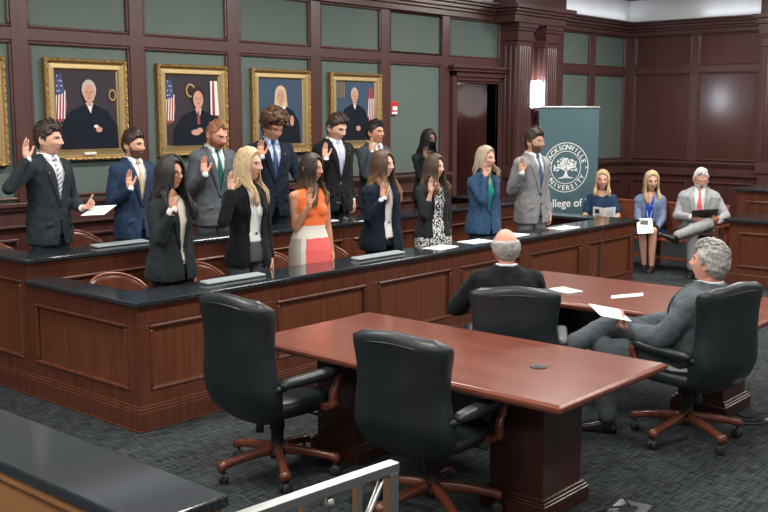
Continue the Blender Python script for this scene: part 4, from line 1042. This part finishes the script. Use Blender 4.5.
        for k in range(240):
            a = rnd.uniform(-pi, pi); e = rnd.uniform(.05, 1.5)
            if abs(a) < .9 and e < .52: continue
            h0 = .022 + .040*sstep(.02, .095, .117*sin(e)) + .012
            c = V(((.0755 + h0)*cos(e)*sin(a), -(.097 + h0)*cos(e)*cos(a), (.117 + h0)*sin(e))); q = rnd.uniform(0, 6)
            mb.tube([c + V((.012*cos(q + t), .012*sin(q + t)*.8, .006*t - .012)) for t in np.linspace(0, 5, 9)], [.002, .005, .006, .006, .006, .006, .005, .004, .002], 5, 0, mtx=HMx)
        mb.build('hair_curls', HM[hk], root)
    else:
        line2 = np.interp(az_, [0, .35, .7, 1.0, 1.3, 1.6, 2.0, pi], [.085, .078, .055, .02, -.03, -.07, -.085, -.09])
        m2 = sstep(-.008, .008, Z - line2)
        shell('hair', m2, .012 + .010*topf, HM[hk], nf=30, na=.004)
        tm = opt.get('tip'); mb = strand_hair(None, None, None, opt.get('end', -.25), opt.get('n', 130), opt.get('wave', .008), opt.get('face', 40), opt.get('width', .0), opt.get('part', .015), opt.get('vol', 1.05), tm, int(u or 5), opt.get('fr', .6), opt.get('flip', 0.))
        mb.v = [tuple(HMx @ V(p)) for p in mb.v]
        mb.build('long_hair', [HM[hk]] + ([HM[tm]] if tm else []), root, fix=False)
    if beard:
        low = sstep(-.004, .004, -.034 - Z + .030*sstep(.85, 1.25, az_)) * (1 - sstep(1.30, 1.42, az_)) ; mouth = np.exp(-(X/.020)**4 - ((Z + .052)/.0085)**4); mu = (np.abs(X) < .026)*(Z > -.042)*0
        m3 = low*(1 - sstep(.3, .6, mouth))*(1 - (np.abs(X) < .016)*(Z > -.036))
        shell('beard', m3, beard[1] + 0*X + beard[1]*.8*np.exp(-(X/.03)**2)*sstep(-.07, -.1, Z), HM[beard[0]], .003, nf=70, na=beard[1]*.35)
    if mask:
        m4 = sstep(-.004, .004, -.004 - Z + .0*X)*(1 - sstep(1.05, 1.15, az_)); shell('face_mask', m4, .009 + .008*np.exp(-(X/.02)**2 - ((Z + .02)/.02)**2), M['blackcloth'], .0)
    if glasses:
        gm = MB(); 
        for s in (-1, 1):
            gm.tube([(s*.033 + .0225*cos(a)*(1 + .0*s), -.104 + .004*abs(cos(a)), .006 + .0185*math.copysign(abs(sin(a))**.8, sin(a))) for a in np.linspace(0, 2*pi, 21)], .0016 if glasses != 'dark' else .0022, 6)
            gm.tube([(s*.056, -.100, .012), (s*.073, -.08, .012), (s*.080, .0, .008), (s*.080, .02, -.004)], .0014, 6)
        gm.tube([(-.0105, -.106, .010), (0, -.110, .013), (.0105, -.106, .010)], .0016, 6)
        gm.v = [tuple(HMx @ V(p)) for p in gm.v]; gm.build('glasses', 'blackplastic' if glasses == 'dark' else 'steel', root)
        pass
    # ---------------- clothes (made in the upper frame, then moved with U)
    of = dict(outfit or {})
    def put(mb_or_me, name, mats, parent=root):
        if isinstance(mb_or_me, MB): mb_or_me.v = [tuple(U @ V(p)) for p in mb_or_me.v]; return mb_or_me.build(name, mats, parent)
        mb_or_me.transform(U); return link(name, mb_or_me, mats, parent)
    top = of.get('shirt'); g = .006 if of.get('jacket') else .010
    sd = (u or 50)*.13
    # shirt, blouse or dress bodice
    s = MB(); zlo = of.get('shirt_low', .86)
    if seat: zlo = max(zlo, .90)
    tab = [q for q in T if q[0] >= zlo - .001]
    cz = of.get('neck_z', 1.50 if not female else 1.44)
    tab = [q for q in tab if q[0] <= cz + .001]
    s.loft([ringat(z, w*bw + g, d*bw + g, yo) for z, w, d, yo in tab])
    if female:
        for q in (-1, 1): s.ell((q*.064, -.085, 1.245), (.054 + g, .046 + g, .054 + g))
    sl = of.get('shirt_sleeve', 0)
    if sl or not of.get('jacket'):
        for Sh, E, W in ((SR, RE, RW), (SL, LE, LW)):
            if of.get('jacket'): continue
            if not sl: s.ell(Sh*.86, (.050, .050, .050)); continue
            s.ell(Sh, (.060, .060, .060) if female else (.070, .070, .070)); s.cap(Sh, Sh + V((-.03 if Sh.x > 0 else .03, 0, .01)), .060, .058)
            if sl: s.cap(Sh, Sh.lerp(E, min(1, sl*2)), ra[0] + .016, ra[1] + .016 + .006*(1 - sl))
            if sl > .5: s.cap(E, E.lerp(W, (sl - .5)*2), ra[1] + .014, ra[3] + .012)
    sm_ = wrinkle(remesh(s.mesh(), .009, 3), .0015, 8, sd, .0005); 
    nk = of.get('neck')   # scoop or V neckline: (bottom z, half width at the top)
    sb = bvh(sm_)
    if nk: cut(sm_, lambda c: c.y < .03 and c.z > nk[0] and abs(c.x) < nk[1]*((c.z - nk[0])/(1.44 - nk[0]))**(.5 if nk[2] == 'U' else 1))
    if of.get('split'): of['split'](sm_)
    put(sm_, of.get('shirt_name', 'shirt'), [CM[c] for c in of['shirt_mats']] if 'shirt_mats' in of else CM[top])
    if of.get('collar'):
        c = MB()
        for sgn in (1,):
            rings = []
            for a in np.linspace(-pi + .42, pi - .42, 26):
                fr = .5 + .5*cos(a + pi); rx, ry = .0655, .0645   # a=0 behind
                ox, oy = sin(a), cos(a); dr_ = -.022*fr
                rings.append([(ox*rx, .010 + oy*ry, 1.492 + dr_), (ox*(rx + .012), .010 + oy*(ry + .012), 1.486 + dr_), (ox*(rx + .007), .010 + oy*(ry + .007), 1.524 + dr_), (ox*(rx + .001), .010 + oy*(ry + .001), 1.528 + dr_)])
            c.loft(rings, smooth=False)
        for sgn in (-1, 1): c.add([(sgn*.010, -.070, 1.492), (sgn*.052, -.052, 1.502), (sgn*.058, -.075, 1.478), (sgn*.040, -.094, 1.445), (sgn*.012, -.076, 1.485), (sgn*.054, -.057, 1.497), (sgn*.060, -.081, 1.474), (sgn*.041, -.101, 1.441)], [(0, 1, 2, 3), (4, 7, 6, 5), (0, 3, 7, 4), (3, 2, 6, 7), (2, 1, 5, 6), (1, 0, 4, 5)])
        put(c, 'shirt_collar', CM[of['collar']])
    if of.get('tie'):
        t = MB(); rows = []
        for z in np.linspace(1.462, 1.02 if not seat else 1.06, 22):
            w = .010 + .027*sstep(1.45, 1.15, z); rows.append([(w*q, z) for q in (-1, -.5, 0, .5, 1)])
        drape(t, sb, rows, .004, .005)
        t.loft([[(x, -.078 + y_ + .0*z, z) for x, y_ in rr(w, .011, 12, 3.)] for z, w in ((1.448, .012), (1.46, .017), (1.482, .021), (1.49, .018))])
        put(t, 'tie', CM[of['tie']])
    if of.get('jacket'):
        jm = CM[of['jacket']]; zb = of.get('button', 1.10); hem = of.get('hem', 0)
        j = MB(); tb = [q for q in J if not seat or q[0] > max(.94, hz - seat[0] - .03)]
        if hem: tb = [(tb[0][0] + hem,) + tb[0][1:]] + [q for q in tb[1:] if q[0] > tb[0][0] + hem]
        ft = of.get('fit', 1.)
        j.loft([ringat(z, w*bw*ft, d*bw*ft, yo, p=2.6) for z, w, d, yo in tb])
        if female:
            for q in (-1, 1): j.ell((q*.066, -.082, 1.245), (.072, .064, .070))
        rs = of.get('sleeve_r', 1.)*(1. if not female else .88)
        cufft = of.get('cuff', .955)
        for Sh, E, W in ((SR, RE, RW), (SL, LE, LW)):
            sg = 1 if Sh.x > 0 else -1
            j.ell(Sh + V((0, 0, -.008)), (.072*rs, .070*rs, .068*rs)); j.cap(Sh + V((-sg*.06, .0, .012)), Sh, .062, .060*rs + .004)
            j.cap(Sh, E, .066*rs, .056*rs); j.cap(E, E.lerp(W, .5), .056*rs, .050*rs); j.cap(E.lerp(W, .5), E.lerp(W, cufft), .050*rs, .042*rs)
        jme = wrinkle(remesh(j.mesh(), .0095, 4), .0070, 8.5, sd, .0048)
        jb_ = bvh(jme)
        op = of.get('open')     # list of (z, half width) of the front opening
        if op is None: op = [(.70, .05), (.86, .022), (zb - .12, .002), (zb, .004), (1.30, .045), (1.44, .072), (1.60, .078)] if not female else [(.7, .012), (zb - .1, .002), (zb, .004), (1.28, .040), (1.40, .058), (1.6, .062)]
        cut(jme, lambda c: c.y < .0 and abs(c.x) < interp(op, c.z) - .003 and c.z > op[0][0])
        if of.get('cut_low'): cut(jme, lambda c: False)
        jo = put(jme, 'jacket', jm)
        # lapels follow the opening
        lp = MB(); ztop = 1.475 if not female else 1.445
        for sg in (-1, 1):
            rows = []
            for t_ in np.linspace(0, 1, 20):
                z = ztop + (zb - .02 - ztop)*t_; xi = interp(op, z) - .004
                wdt = interp([(0, .030), (.16, .045), (.20, .082 if not female else .068), (.5, .058), (1., .012)], t_)*of.get('lapel', 1.)
                rows.append([(sg*(xi + wdt*q), z) for q in (0, .33, .66, 1)])
            drape(lp, jb_, rows, .004, .006)
        put(lp, 'lapels', jm, jo)
        if of.get('lowedge', True):
            for sg in (() if female else (-1, 1)):
                pk = MB(); drape(pk, jb_, [[(sg*(.075 + .03*q), z - .01*q) for q in (0, 1, 2)] for z in (.965, .945, .925)], .0005, .003)
                if not seat: put(pk, 'pocket_flap', jm, jo)
            for z in ((zb - .03, zb - .13) if not female else (zb - .03,)):
                h = jb_.ray_cast(V((.012, -1, z)), V((0, 1, 0)))
                if h[0] is not None: put(MB().lathe([(.002, -.004), (.010, -.003), (.011, 0), (.008, .003), (.002, .003)], n=12, mtx=Matrix.Translation(h[0] + V((0, -.004, 0))) @ RX), 'button', 'blackplastic', jo)
        cl = MB(); rings = []
        rx, ry, zc = (.074, .072, 1.497) if not female else (.060, .061, 1.468)
        for a in np.linspace(-2.35, 2.35, 24):
            fr = .5 - .5*cos(a); dz = -.040*fr
            rings.append([(sin(a)*rx, .012 + cos(a)*ry, zc + .016 + dz), (sin(a)*(rx + .014), .012 + cos(a)*(ry + .014), zc - .022 + dz), (sin(a)*(rx + .020), .012 + cos(a)*(ry + .020), zc - .020 + dz), (sin(a)*(rx + .007), .012 + cos(a)*(ry + .007), zc + .020 + dz)])
        cl.loft(rings, smooth=True); put(cl, 'jacket_collar', jm, jo)
        if of.get('cuffs'):
            for E, W in ((RE, RW), (LE, LW)):
                cf = MB(); cf.cap(E.lerp(W, cufft - .04), E.lerp(W, cufft + .06), .0365, .0345)
                put(cf, 'shirt_cuff', CM[of['cuffs']], jo)
        if of.get('pin'):
            h = jb_.ray_cast(V((of['pin'], -1, 1.36)), V((0, 1, 0)))
            if h[0] is not None: put(MB().ell(h[0] + V((0, -.012, 0)), (.006, .004, .006), 8, 6), 'lapel_pin', 'steel', jo)
    lo = of.get('trousers')
    if lo:
        t = MB(); lw_ = of.get('leg', 1.)
        if seat:
            t.ell((0, .0, hz), (.185*bw, .15, .125))
        else: t.loft([ringat(z, w*bw + (.004 if female else .012), d*bw + (.004 if female else .012), yo) for z, w, d, yo in T if z < 1.06])
        for h, k, a, fy in legs:
            t.cap(h, k, (.086 if female else .094)*lw_, .070*lw_); t.cap(k, V(k).lerp(V(a), .94), .070*lw_, .055*lw_)
        link('trousers', wrinkle(remesh(t.mesh(), .010, 4), .008, 9, sd + 4, .003), CM[lo], root)
    if lo:
        for h, k, a, fy in legs: MB().cap(V(k).lerp(V(a), .78), V(a) + (V((0, .008, -.04)) if a[2] < .2 else V((0, 0, -.02))), .046, .045).build('sock', CM['black'], root)
    if of.get('skirt'):
        t = MB()
        if seat:
            t.ell((0, .0, hz), (.18*bw, .15, .125))
            for h, k, a, fy in legs: t.cap(h, V(h).lerp(V(k), .86), .098, .075)
            t.cap(V(legs[0][0]).lerp(V(legs[1][0]), .5), V(legs[0][1]).lerp(V(legs[1][1]), .5)*.9 + V(legs[0][0])*.05, .09, .06)
        else: t.loft([ringat(z, w, d, 0) for z, w, d in ((.46, .17, .12), (.6, .185, .135), (.78, .195, .145), (.9, .19, .142), (1.0, .168, .122), (1.07, .14, .104))])
        sk_ = wrinkle(remesh(t.mesh(), .010, 4), .004, 8, sd + 4, .0015)
        if of.get('skirt_split'): of['skirt_split'](sk_)
        link('skirt', sk_, [CM[c] for c in of['skirt_mats']] if 'skirt_mats' in of else CM[of['skirt']], root)
    # shoes
    for h, k, a, fy in legs:
        sh = MB(); A_ = Matrix.Translation(V(a) + V((0, 0, -.085))) @ Matrix.Rotation(fy, 4, 'Z')
        if of.get('shoe_tilt') and a[2] > .2: A_ = Matrix.Translation(V(a)) @ Matrix.Rotation(of['shoe_tilt'][1], 4, 'Z') @ Matrix.Rotation(of['shoe_tilt'][0], 4, 'X') @ Matrix.Translation((0, 0, -.085))
        fl = .92 if female else 1.
        sh.loft([[(x, yy*fl, z0 + max(0, z)) for x, z in rr(w, hh, 16, 3.)] for yy, w, hh, z0 in ((.062, .02, .04, 0), (.055, .033, .06, 0), (.02, .038, .085, 0), (-.03, .038, .078, 0), (-.08, .041, .060, 0), (-.14, .046, .045, 0), (-.19, .040, .036, 0), (-.215, .022, .026, 0), (-.222, .008, .015, 0))], mtx=A_)
        sh.build('shoe', CM['blackleather'], root)
    root['_hm'] = 1; del root['_hm']
    return root, U, HMx, (RW, LW), S
M['blackcloth'] = cloth('black mask cloth', (.010, .010, .012))
# ------------------------------------------------------------------ the people of the picture
suit = lambda j, sh='white', tie=None, **k: dict(dict(jacket=j, shirt=sh, tie=tie, collar=sh, cuffs=sh, trousers=j), **k)
FB, FF = .33, .15; YB, YF = B2 + .46, BY + .46
GB, GF_ = 'people taking the oath in the back row', 'people taking the oath in the front row'
def obj_on(root, mb, name, mats, label, cat, mtx):
    """a held thing: stays top-level, placed in the holder's frame"""
    o = mb.build(name, mats, None, label=label, cat=cat)
    W = Matrix.Translation(root.location) @ root.rotation_euler.to_matrix().to_4x4() @ Matrix.Scale(root.scale[0], 4)
    o.matrix_world = W @ mtx; return o
# back row
p, U_, Hh, (rw_, lw_), S_ = person('young dark haired man in charcoal suit with striped tie at the far left', 45, 121, YB, FB, trel=42, hrel=62, sk='fair', hs=1.12,
    hair=('short', 'darkbrown', dict(top=.028, quiff=.016, side=.010, rough=.010, tufts=90)), outfit=suit('charcoal', 'white', 'stripe_tie', pin=-.10), rfwd=.13, rdu=-.15, rz=1.47, pole=(-.6, .35, -1), lw=(.14, -.22, 1.06), lh='grip', lhd=((.3, -1, .1), (-.2, 0, 1)), group=GB)
mb = MB(); mb.loft([[(a, -.105, .006*sin(a*9)), (a, .105, .006*sin(a*9)), (a, .105, .006*sin(a*9) + .0015), (a, -.105, .006*sin(a*9) + .0015)] for a in np.linspace(-.12, .12, 9)], smooth=False)
obj_on(p, mb, 'paper_sheet', 'paper', 'white paper held low by the charcoal suited man at the left', 'paper', Matrix.Translation((.20, -.36, 1.04)) @ Matrix.Rotation(R(-12), 4, 'Y') @ Matrix.Rotation(R(18), 4, 'Z'))
person('bearded dark haired man in navy suit and tan tie, second from left in back', 131, 129, YB, FB, trel=36, hrel=52, sk='light', hs=1.08,
    hair=('short', 'darkbrown', dict(top=.024, side=.011, quiff=.012)), beard=('stubble', .003), outfit=suit('navy', 'white', 'tan_tie', button=1.08), rfwd=.22, rdu=-.03, rz=1.24, group=GB)
person('red bearded man in mid grey suit and green tie, looking down', 212, 117, YB, FB, trel=28, hrel=45, pitch=-20, sk='ruddy', hs=1.10,
    hair=('short', 'red', dict(top=.010, side=.006, quiff=.004, front=.078, peak=.014, tufts=30, rough=.003)), beard=('redbeard', .011), outfit=suit('grey', 'greenshirt', 'green_tie', button=1.06), rfwd=.22, rdu=-.08, rz=1.25, group=GB)
p4_ = person('man with big curly brown hair in dark navy suit, looking down', 269, 111, YB, FB, trel=24, hrel=40, pitch=-20, sk='warm', hs=1.06,
    hair=('afro', 'curly', dict(front=.060)), outfit=suit('darknavy', 'stripe_shirt', 'blue_tie', pin=.09), rfwd=.18, rdu=-.08, rz=1.33, lw=(.20, -.30, 1.06), lh='grip', lhd=((-.2, -1, .1), (-.3, 0, 1)), group=GB)[0]
obj_on(p4_, MB().box(-.12, .12, -.16, .16, -.006, .006), 'folder', 'dark_folder' if 'dark_folder' in M else M.setdefault('dark_folder', mat('maroon folder cover', (.06, .015, .03), .4, bump=((80, 80, 80), .1, .001))), 'dark maroon folder held open by the curly haired man', 'folder', Matrix.Translation((.18, -.42, 1.07)) @ Matrix.Rotation(R(-14), 4, 'Y'))
person('short dark haired man in black suit and lilac tie, looking down', 333, 112, YB, FB, trel=34, hrel=46, pitch=-17, sk='fair', hs=1.12, bw=1.06,
    hair=('short', 'darkbrown', dict(top=.026, side=.010, quiff=.010)), outfit=suit('black', 'white', 'lilac_tie', pin=.09), rfwd=.2, rdu=-.08, rz=1.30, group=GB)
person('dark haired man in slate suit whose hand covers his collar, right of black suit', 374, 120, YB + .06, FB, trel=40, hrel=54, pitch=4, sk='warm', hs=1.05,
    hair=('short', 'black', dict(top=.024, side=.009, quiff=.012)), outfit=suit('greyblue', 'white', 'pink_tie'), rfwd=.16, rdu=-.03, rz=1.40, group=GB)
person('woman with long black hair and black face mask standing against the green wall', 427, 128, YB + .35, FB, trel=18, hrel=38, pitch=-6, female=True, sk='dark', hs=1.04,
    hair=('long', 'black', dict(end=-.25, wave=.010, vol=1.10, width=.015)), mask=True, outfit=dict(jacket='blacksoft', shirt='black', trousers='black', button=1.2), rfwd=.16, rdu=-.02, rz=1.36, group=GB)
# front row
person('woman with long wavy black hair and glasses in black suit and cream blouse', 168, 155, YF, FF, trel=44, hrel=44, pitch=2, female=True, sk='warm', hs=1.03, bw=1.08,
    hair=('long', 'black', dict(end=-.33, wave=.032, vol=1.20, width=.035, n=330, fr=.5)), glasses='dark', outfit=dict(jacket='charcoalblack', shirt='cream', trousers='black', cuffs='cream', button=1.06, open=[(.7, .03), (.95, .012), (1.06, .02), (1.28, .045), (1.40, .06), (1.6, .06)]), rfwd=.24, rdu=.02, rz=1.36, group=GF_)
person('blonde woman in black blazer and white top, third from left in front', 246, 146, YF, FF, trel=32, hrel=60, female=True, sk='fair', hs=1.08,
    hair=('long', 'blonde', dict(end=-.27, wave=.010, vol=1.08, n=289, face=58, fr=.75)), outfit=dict(jacket='black', shirt='whitetop', trousers='steelgrey', shirt_low=.95, lowedge=True, open=[(.75, .075), (.95, .062), (1.1, .055), (1.28, .060), (1.40, .055), (1.6, .052)], button=1.10, lapel=.7), rfwd=.14, rdu=-.12, rz=1.42, group=GF_)
def dress_top(me):
    for p in me.polygons: p.material_index = 0 if p.center.z > 1.115 else 1
def dress_skirt(me):
    for p in me.polygons:
        c = p.center; a = math.degrees(math.atan2(c.x, -c.y))   # 0 front, + her left
        p.material_index = 0 if c.z > 1.0 else (2 if -42 < a < 105 else (0 if -56 < a <= -42 else (1 if -125 < a <= -56 else 3)))
person('woman with long wavy brown hair in sleeveless orange, coral and ivory dress', 309, 152, YF, FF, trel=30, hrel=56, pitch=-2, female=True, sk='warm', hs=1.04, bw=1.02,
    hair=('long', 'caramel', dict(end=-.30, wave=.022, vol=1.07, n=272, fr=.7)), outfit=dict(shirt='orange', shirt_mats=['orange', 'ivory'], split=dress_top, shirt_name='dress_bodice', skirt='ivory', skirt_mats=['ivory', 'sand', 'coral', 'violet'], skirt_split=dress_skirt, neck=(1.36, .075, 'U'), neck_z=1.44), rfwd=.18, rdu=.0, rz=1.30, lw=(.20, -.05, .84), group=GF_)
person('woman with long brown to golden hair in dark navy blazer and white top', 381, 149, YF, FF, trel=32, hrel=56, pitch=2, female=True, sk='fair', hs=1.10, bw=1.15,
    hair=('long', 'goldends', dict(end=-.31, wave=.026, vol=1.10, n=290, fr=.6, width=.02)), outfit=dict(jacket='darknavy', shirt='whitetop', trousers='black', cuffs='white', shirt_low=.86, open=[(.70, .05), (.95, .045), (1.1, .045), (1.28, .050), (1.40, .055), (1.6, .055)], button=1.10, lapel=.9), rfwd=.18, rdu=.02, rz=1.30, group=GF_)
person('woman with wavy brown hair in black cardigan over a black and white print dress', 433, 153, YF, FF, trel=30, hrel=52, pitch=0, female=True, sk='fair', hs=1.06, bw=1.06,
    hair=('long', 'wavybrown', dict(end=-.26, wave=.024, vol=1.10, n=280, width=.015, fr=.4)), outfit=dict(jacket='blacksoft', shirt='leafprint', skirt='leafprint', lowedge=False, hem=.08, neck=(1.34, .06, 'U'), open=[(.75, .09), (.95, .075), (1.1, .065), (1.28, .065), (1.40, .065), (1.6, .06)], button=1.10, lapel=.3, cuff=.4), rfwd=.15, rdu=-.02, rz=1.36, group=GF_)
person('ash blonde woman with shoulder length hair in blue blazer and teal blouse', 484, 145, YF, FF, trel=38, hrel=56, pitch=0, female=True, sk='fair', hs=1.05, bw=1.04,
    hair=('long', 'ash', dict(end=-.17, wave=.006, vol=1.09, n=255, face=62, fr=.6)), outfit=dict(jacket='blueblazer', shirt='teal', trousers='navy', neck=(1.30, .05, 'V'), open=[(.72, .02), (1.0, .004), (1.06, .012), (1.28, .050), (1.40, .060), (1.6, .06)], button=1.04), rfwd=.18, rdu=.02, rz=1.42, group=GF_)
person('bearded man with glasses in light grey suit and blue tie, last at the right', 533, 128.5, YF, FF, trel=42, hrel=58, pitch=2, sk='light', hs=1.04,
    hair=('short', 'darkbrown', dict(top=.030, side=.012, quiff=.016)), beard=('stubble', .003), glasses='thin', outfit=suit('lightgrey', 'white', 'bluegrey_tie', button=1.10), rfwd=.12, rdu=-.11, rz=1.30, group=GF_)
# seated spectators on the pew (they face the camera side, -X)
def seated(k=0, kn=.45, zk=.52, foot=-.40, sp=.09): return [((-.085, .0, .53), (-sp, -kn, zk), (-sp, foot, .085), 0), ((.085, .0, .53), (sp, -kn, zk), (sp, foot, .085), 0)]
pA = person('blonde woman in short sleeved navy dress seated beside the teal banner', loc=(12.82, 7.10, 0), height=1.80, az=-150, haz=-150, trel=0, pitch=3, female=True, sk='fair', hs=1.12, bw=1.2,
    hair=('long', 'golden', dict(end=-.17, wave=.008, vol=1.07, n=255, face=56, fr=.7)), seat=(-.46, -2), legs=seated(), outfit=dict(shirt='navydress', shirt_name='dress_bodice', skirt='navydress', shirt_sleeve=.34, neck=(1.40, .09, 'U')), rw=(-.10, -.30, 1.08), lw=(.10, -.30, 1.08), rh='grip', lh='grip', rhd=((.5, -1, .3), (.6, .2, .8)), lhd=((-.5, -1, .3), (-.6, .2, .8)))
def brochure(w, h, fold=.35):
    m = MB()
    for s in (-1, 1):
        m.add([(0, 0, -h/2), (s*w, -fold*w, -h/2), (s*w, -fold*w, h/2), (0, 0, h/2), (0, .002, -h/2), (s*w, -fold*w + .002, -h/2), (s*w, -fold*w + .002, h/2), (0, .002, h/2)], [(0, 1, 2, 3), (4, 7, 6, 5), (0, 4, 5, 1), (1, 5, 6, 2), (2, 6, 7, 3), (3, 7, 4, 0)])
    return m
def on_holder(p, mtx): return Matrix.Translation(p.location) @ p.rotation_euler.to_matrix().to_4x4() @ Matrix.Scale(p.scale[0], 4) @ mtx
o = obj_on(pA[0], brochure(.15, .22, -.3), 'brochure', 'paper', 'open white brochure with a small dark picture held by the navy dress woman', 'brochure', Matrix.Translation((.03, -.47, .71)) @ Matrix.Rotation(R(20), 4, 'X'))
k = MB().box(-.125, -.065, -.001, .0, .02, .08); k.v = [(x, y - (-.3)*abs(x)*-1 - .0025, z) for x, y, z in k.v]; k.v = [(x, .3*abs(x) - .003 + (.001 if i % 2 else 0), z) for i, (x, y, z) in enumerate(k.v)]; k.build('printed_picture', 'photo_print', o)
k = MB()
for r_ in range(7):
    for x0, x1 in ((.03, .12), (-.12, -.03)):
        if x0 < 0 and r_ > 4: continue
        z_ = -.08 + r_*.022; k.add([(x, .3*abs(x) - .003, z) for x, z in ((x0, z_), (x1, z_), (x1, z_ + .006), (x0, z_ + .006))], [(0, 1, 2, 3)])
k.build('printed_lines', 'print', o)
pB = person('woman with long golden hair, light blue blazer and royal blue blouse seated on pew', loc=(12.92, 6.40, 0), height=1.82, az=-157, haz=-140, trel=0, pitch=-2, female=True, sk='fair', hs=1.10, bw=1.25,
    hair=('long', 'golden', dict(end=-.24, wave=.008, vol=1.07, n=272, face=58, fr=.85)), seat=(-.46, -2), legs=[((-.085, .0, .53), (-.06, -.45, .53), (-.03, -.36, .085), .1), ((.085, .0, .53), (.07, -.45, .53), (.07, -.44, .085), -.1)],
    outfit=dict(jacket='skyblazer', shirt='royal', skirt='black', neck=(1.30, .05, 'V'), open=[(.85, .08), (1.0, .062), (1.1, .055), (1.28, .055), (1.40, .06), (1.6, .06)], button=1.05, lapel=.8), rw=(-.07, -.34, 1.00), lw=(.10, -.33, 1.00), rh='flat', lh='flat', rhd=((.8, -.6, -.15), (0, -.2, -1)), lhd=((-.8, -.6, -.15), (0, -.2, -1)))
m = MB()
for s in (-1, 1): m.tube([(s*.062, .0, 1.47), (s*.064, -.10, 1.42), (s*.05, -.145, 1.3), (s*.02, -.14, 1.15), (0, -.14, 1.08)], .005, 6)
obj_on(pB[0], m, 'lanyard', 'paper', 'white lanyard hanging round the neck of the blue blazer woman', 'lanyard', Matrix.Translation((0, 0, -.46)))
sh = MB().box(-.10, .10, -.14, .14, 0, .002)
obj_on(pB[0], sh, 'program_leaflet', 'paper', 'white programme leaflet lying on the lap of the blue blazer woman', 'leaflet', Matrix.Translation((-.03, -.50, .60)) @ Matrix.Rotation(R(38), 4, 'X') @ Matrix.Rotation(R(8), 4, 'Z'))
obj_on(pB[0], MB().box(-.05, .05, -.035, .035, 0, .012), 'phone_case', 'blackplastic', 'small black case lying on the white leaflet on her lap', 'phone case', Matrix.Translation((-.04, -.455, .638)) @ Matrix.Rotation(R(38), 4, 'X'))
pC = person('white bearded man in pale grey suit and red tie seated with crossed legs', loc=(12.98, 5.72, 0), height=1.93, az=-155, haz=-146, trel=0, pitch=-20, sk='ruddy', hs=1.06, bw=1.30,
    hair=('short', 'white', dict(top=.014, side=.008, quiff=.006, front=.078, peak=.01)), beard=('white', .008), seat=(-.47, 4),
    legs=[((-.085, .0, .53), (-.07, -.46, .51), (-.07, -.44, .085), -.1), ((.085, .0, .55), (.10, -.46, .63), (-.26, -.66, .50), .0)], outfit=suit('palegrey', 'white', 'red_tie', shoe_tilt=(-.5, -1.15), open=[(.85, .06), (1.0, .05), (1.1, .05), (1.28, .06), (1.44, .075), (1.6, .078)]), rw=(-.10, -.34, 1.14), lw=(.22, -.33, 1.10), pole=(-1, .3, -.3), rh='relaxed', lh='grip', rhd=((.9, -.5, 0), (0, .2, -1)), lhd=((-.5, -.8, .2), (-.7, .2, .8)))
t_ = MB().box(-.15, .15, -.11, .11, 0, .018)
o = obj_on(pC[0], t_, 'tablet_folio', 'blackplastic', 'black tablet folio resting on the crossed leg of the pale grey suited man', 'tablet', Matrix.Translation((.06, -.42, .74)) @ Matrix.Rotation(R(-30), 4, 'X') @ Matrix.Rotation(R(-6), 4, 'Y'))
o.modifiers.new('bevel', 'BEVEL').width = .006
# the two men at the tables
person('bald man with grey fringe in black suit, seated with his back to the camera', loc=(5.62, 3.82, 0), height=1.74, az=36, haz=55, trel=0, pitch=-4, sk='ruddy', hs=1.10, bw=1.16,
    hair=('bald', 'grey'), glasses='dark', seat=(-.37, 6), legs=seated(), outfit=suit('black', 'white', 'blue_tie', leg=1.1, sleeve_r=1.2), rw=(-.14, -.40, 1.14), lw=(.28, -.34, 1.10), rh='relaxed', lh='relaxed', rhd=((.4, -.9, 0), (0, 0, -1)), lhd=((-.4, -.9, 0), (0, 0, -1)))
pE = person('grey haired man in steel grey suit leaning back in the right swivel chair', loc=(6.12, 2.72, 0), height=1.86, az=98, haz=92, trel=0, pitch=0, sk='ruddy', hs=1.04, bw=1.25,
    hair=('short', 'grey', dict(top=.026, side=.018, quiff=.006, rough=.008, tufts=140, sweep=.1)), seat=(-.50, 10),
    legs=[((-.085, .0, .54), (-.02, -.50, .66), (.34, -.72, .52), 0), ((.085, .0, .54), (.12, -.50, .52), (.14, -.46, .085), .2)], outfit=suit('steelgrey', 'white', 'blue_tie', sleeve_r=1.25, shoe_tilt=(-.2, .9), leg=1.1), rw=(-.06, -.40, 1.10), lw=(.12, -.36, 1.10), rh='relaxed', lh='grip', rhd=((.5, -.9, .1), (0, 0, -1)), lhd=((.1, -1, .2), (-.3, 0, 1)))
mb = MB(); mb.loft([[(a, -.11, .02*a*a*40*.3), (a, .11, .02*a*a*40*.3), (a, .11, .02*a*a*40*.3 + .0015), (a, -.11, .02*a*a*40*.3 + .0015)] for a in np.linspace(-.085, .085, 7)], smooth=False)
obj_on(pE[0], mb, 'paper_sheet', 'paper', 'white paper held over his lap by the steel grey suited man', 'paper', Matrix.Translation((.20, -.44, .78)) @ Matrix.Rotation(R(-20), 4, 'X') @ Matrix.Rotation(R(50), 4, 'Z'))
mb = MB().box(-.07, .07, -.10, .10, 0, .0025)
obj_on(pE[0], mb, 'paper_sheet', 'paper', 'second white sheet lying behind the arm of the steel grey suited man', 'paper', Matrix.Translation((-.10, -.44, .84)) @ Matrix.Rotation(R(8), 4, 'X') @ Matrix.Rotation(R(20), 4, 'Z'))
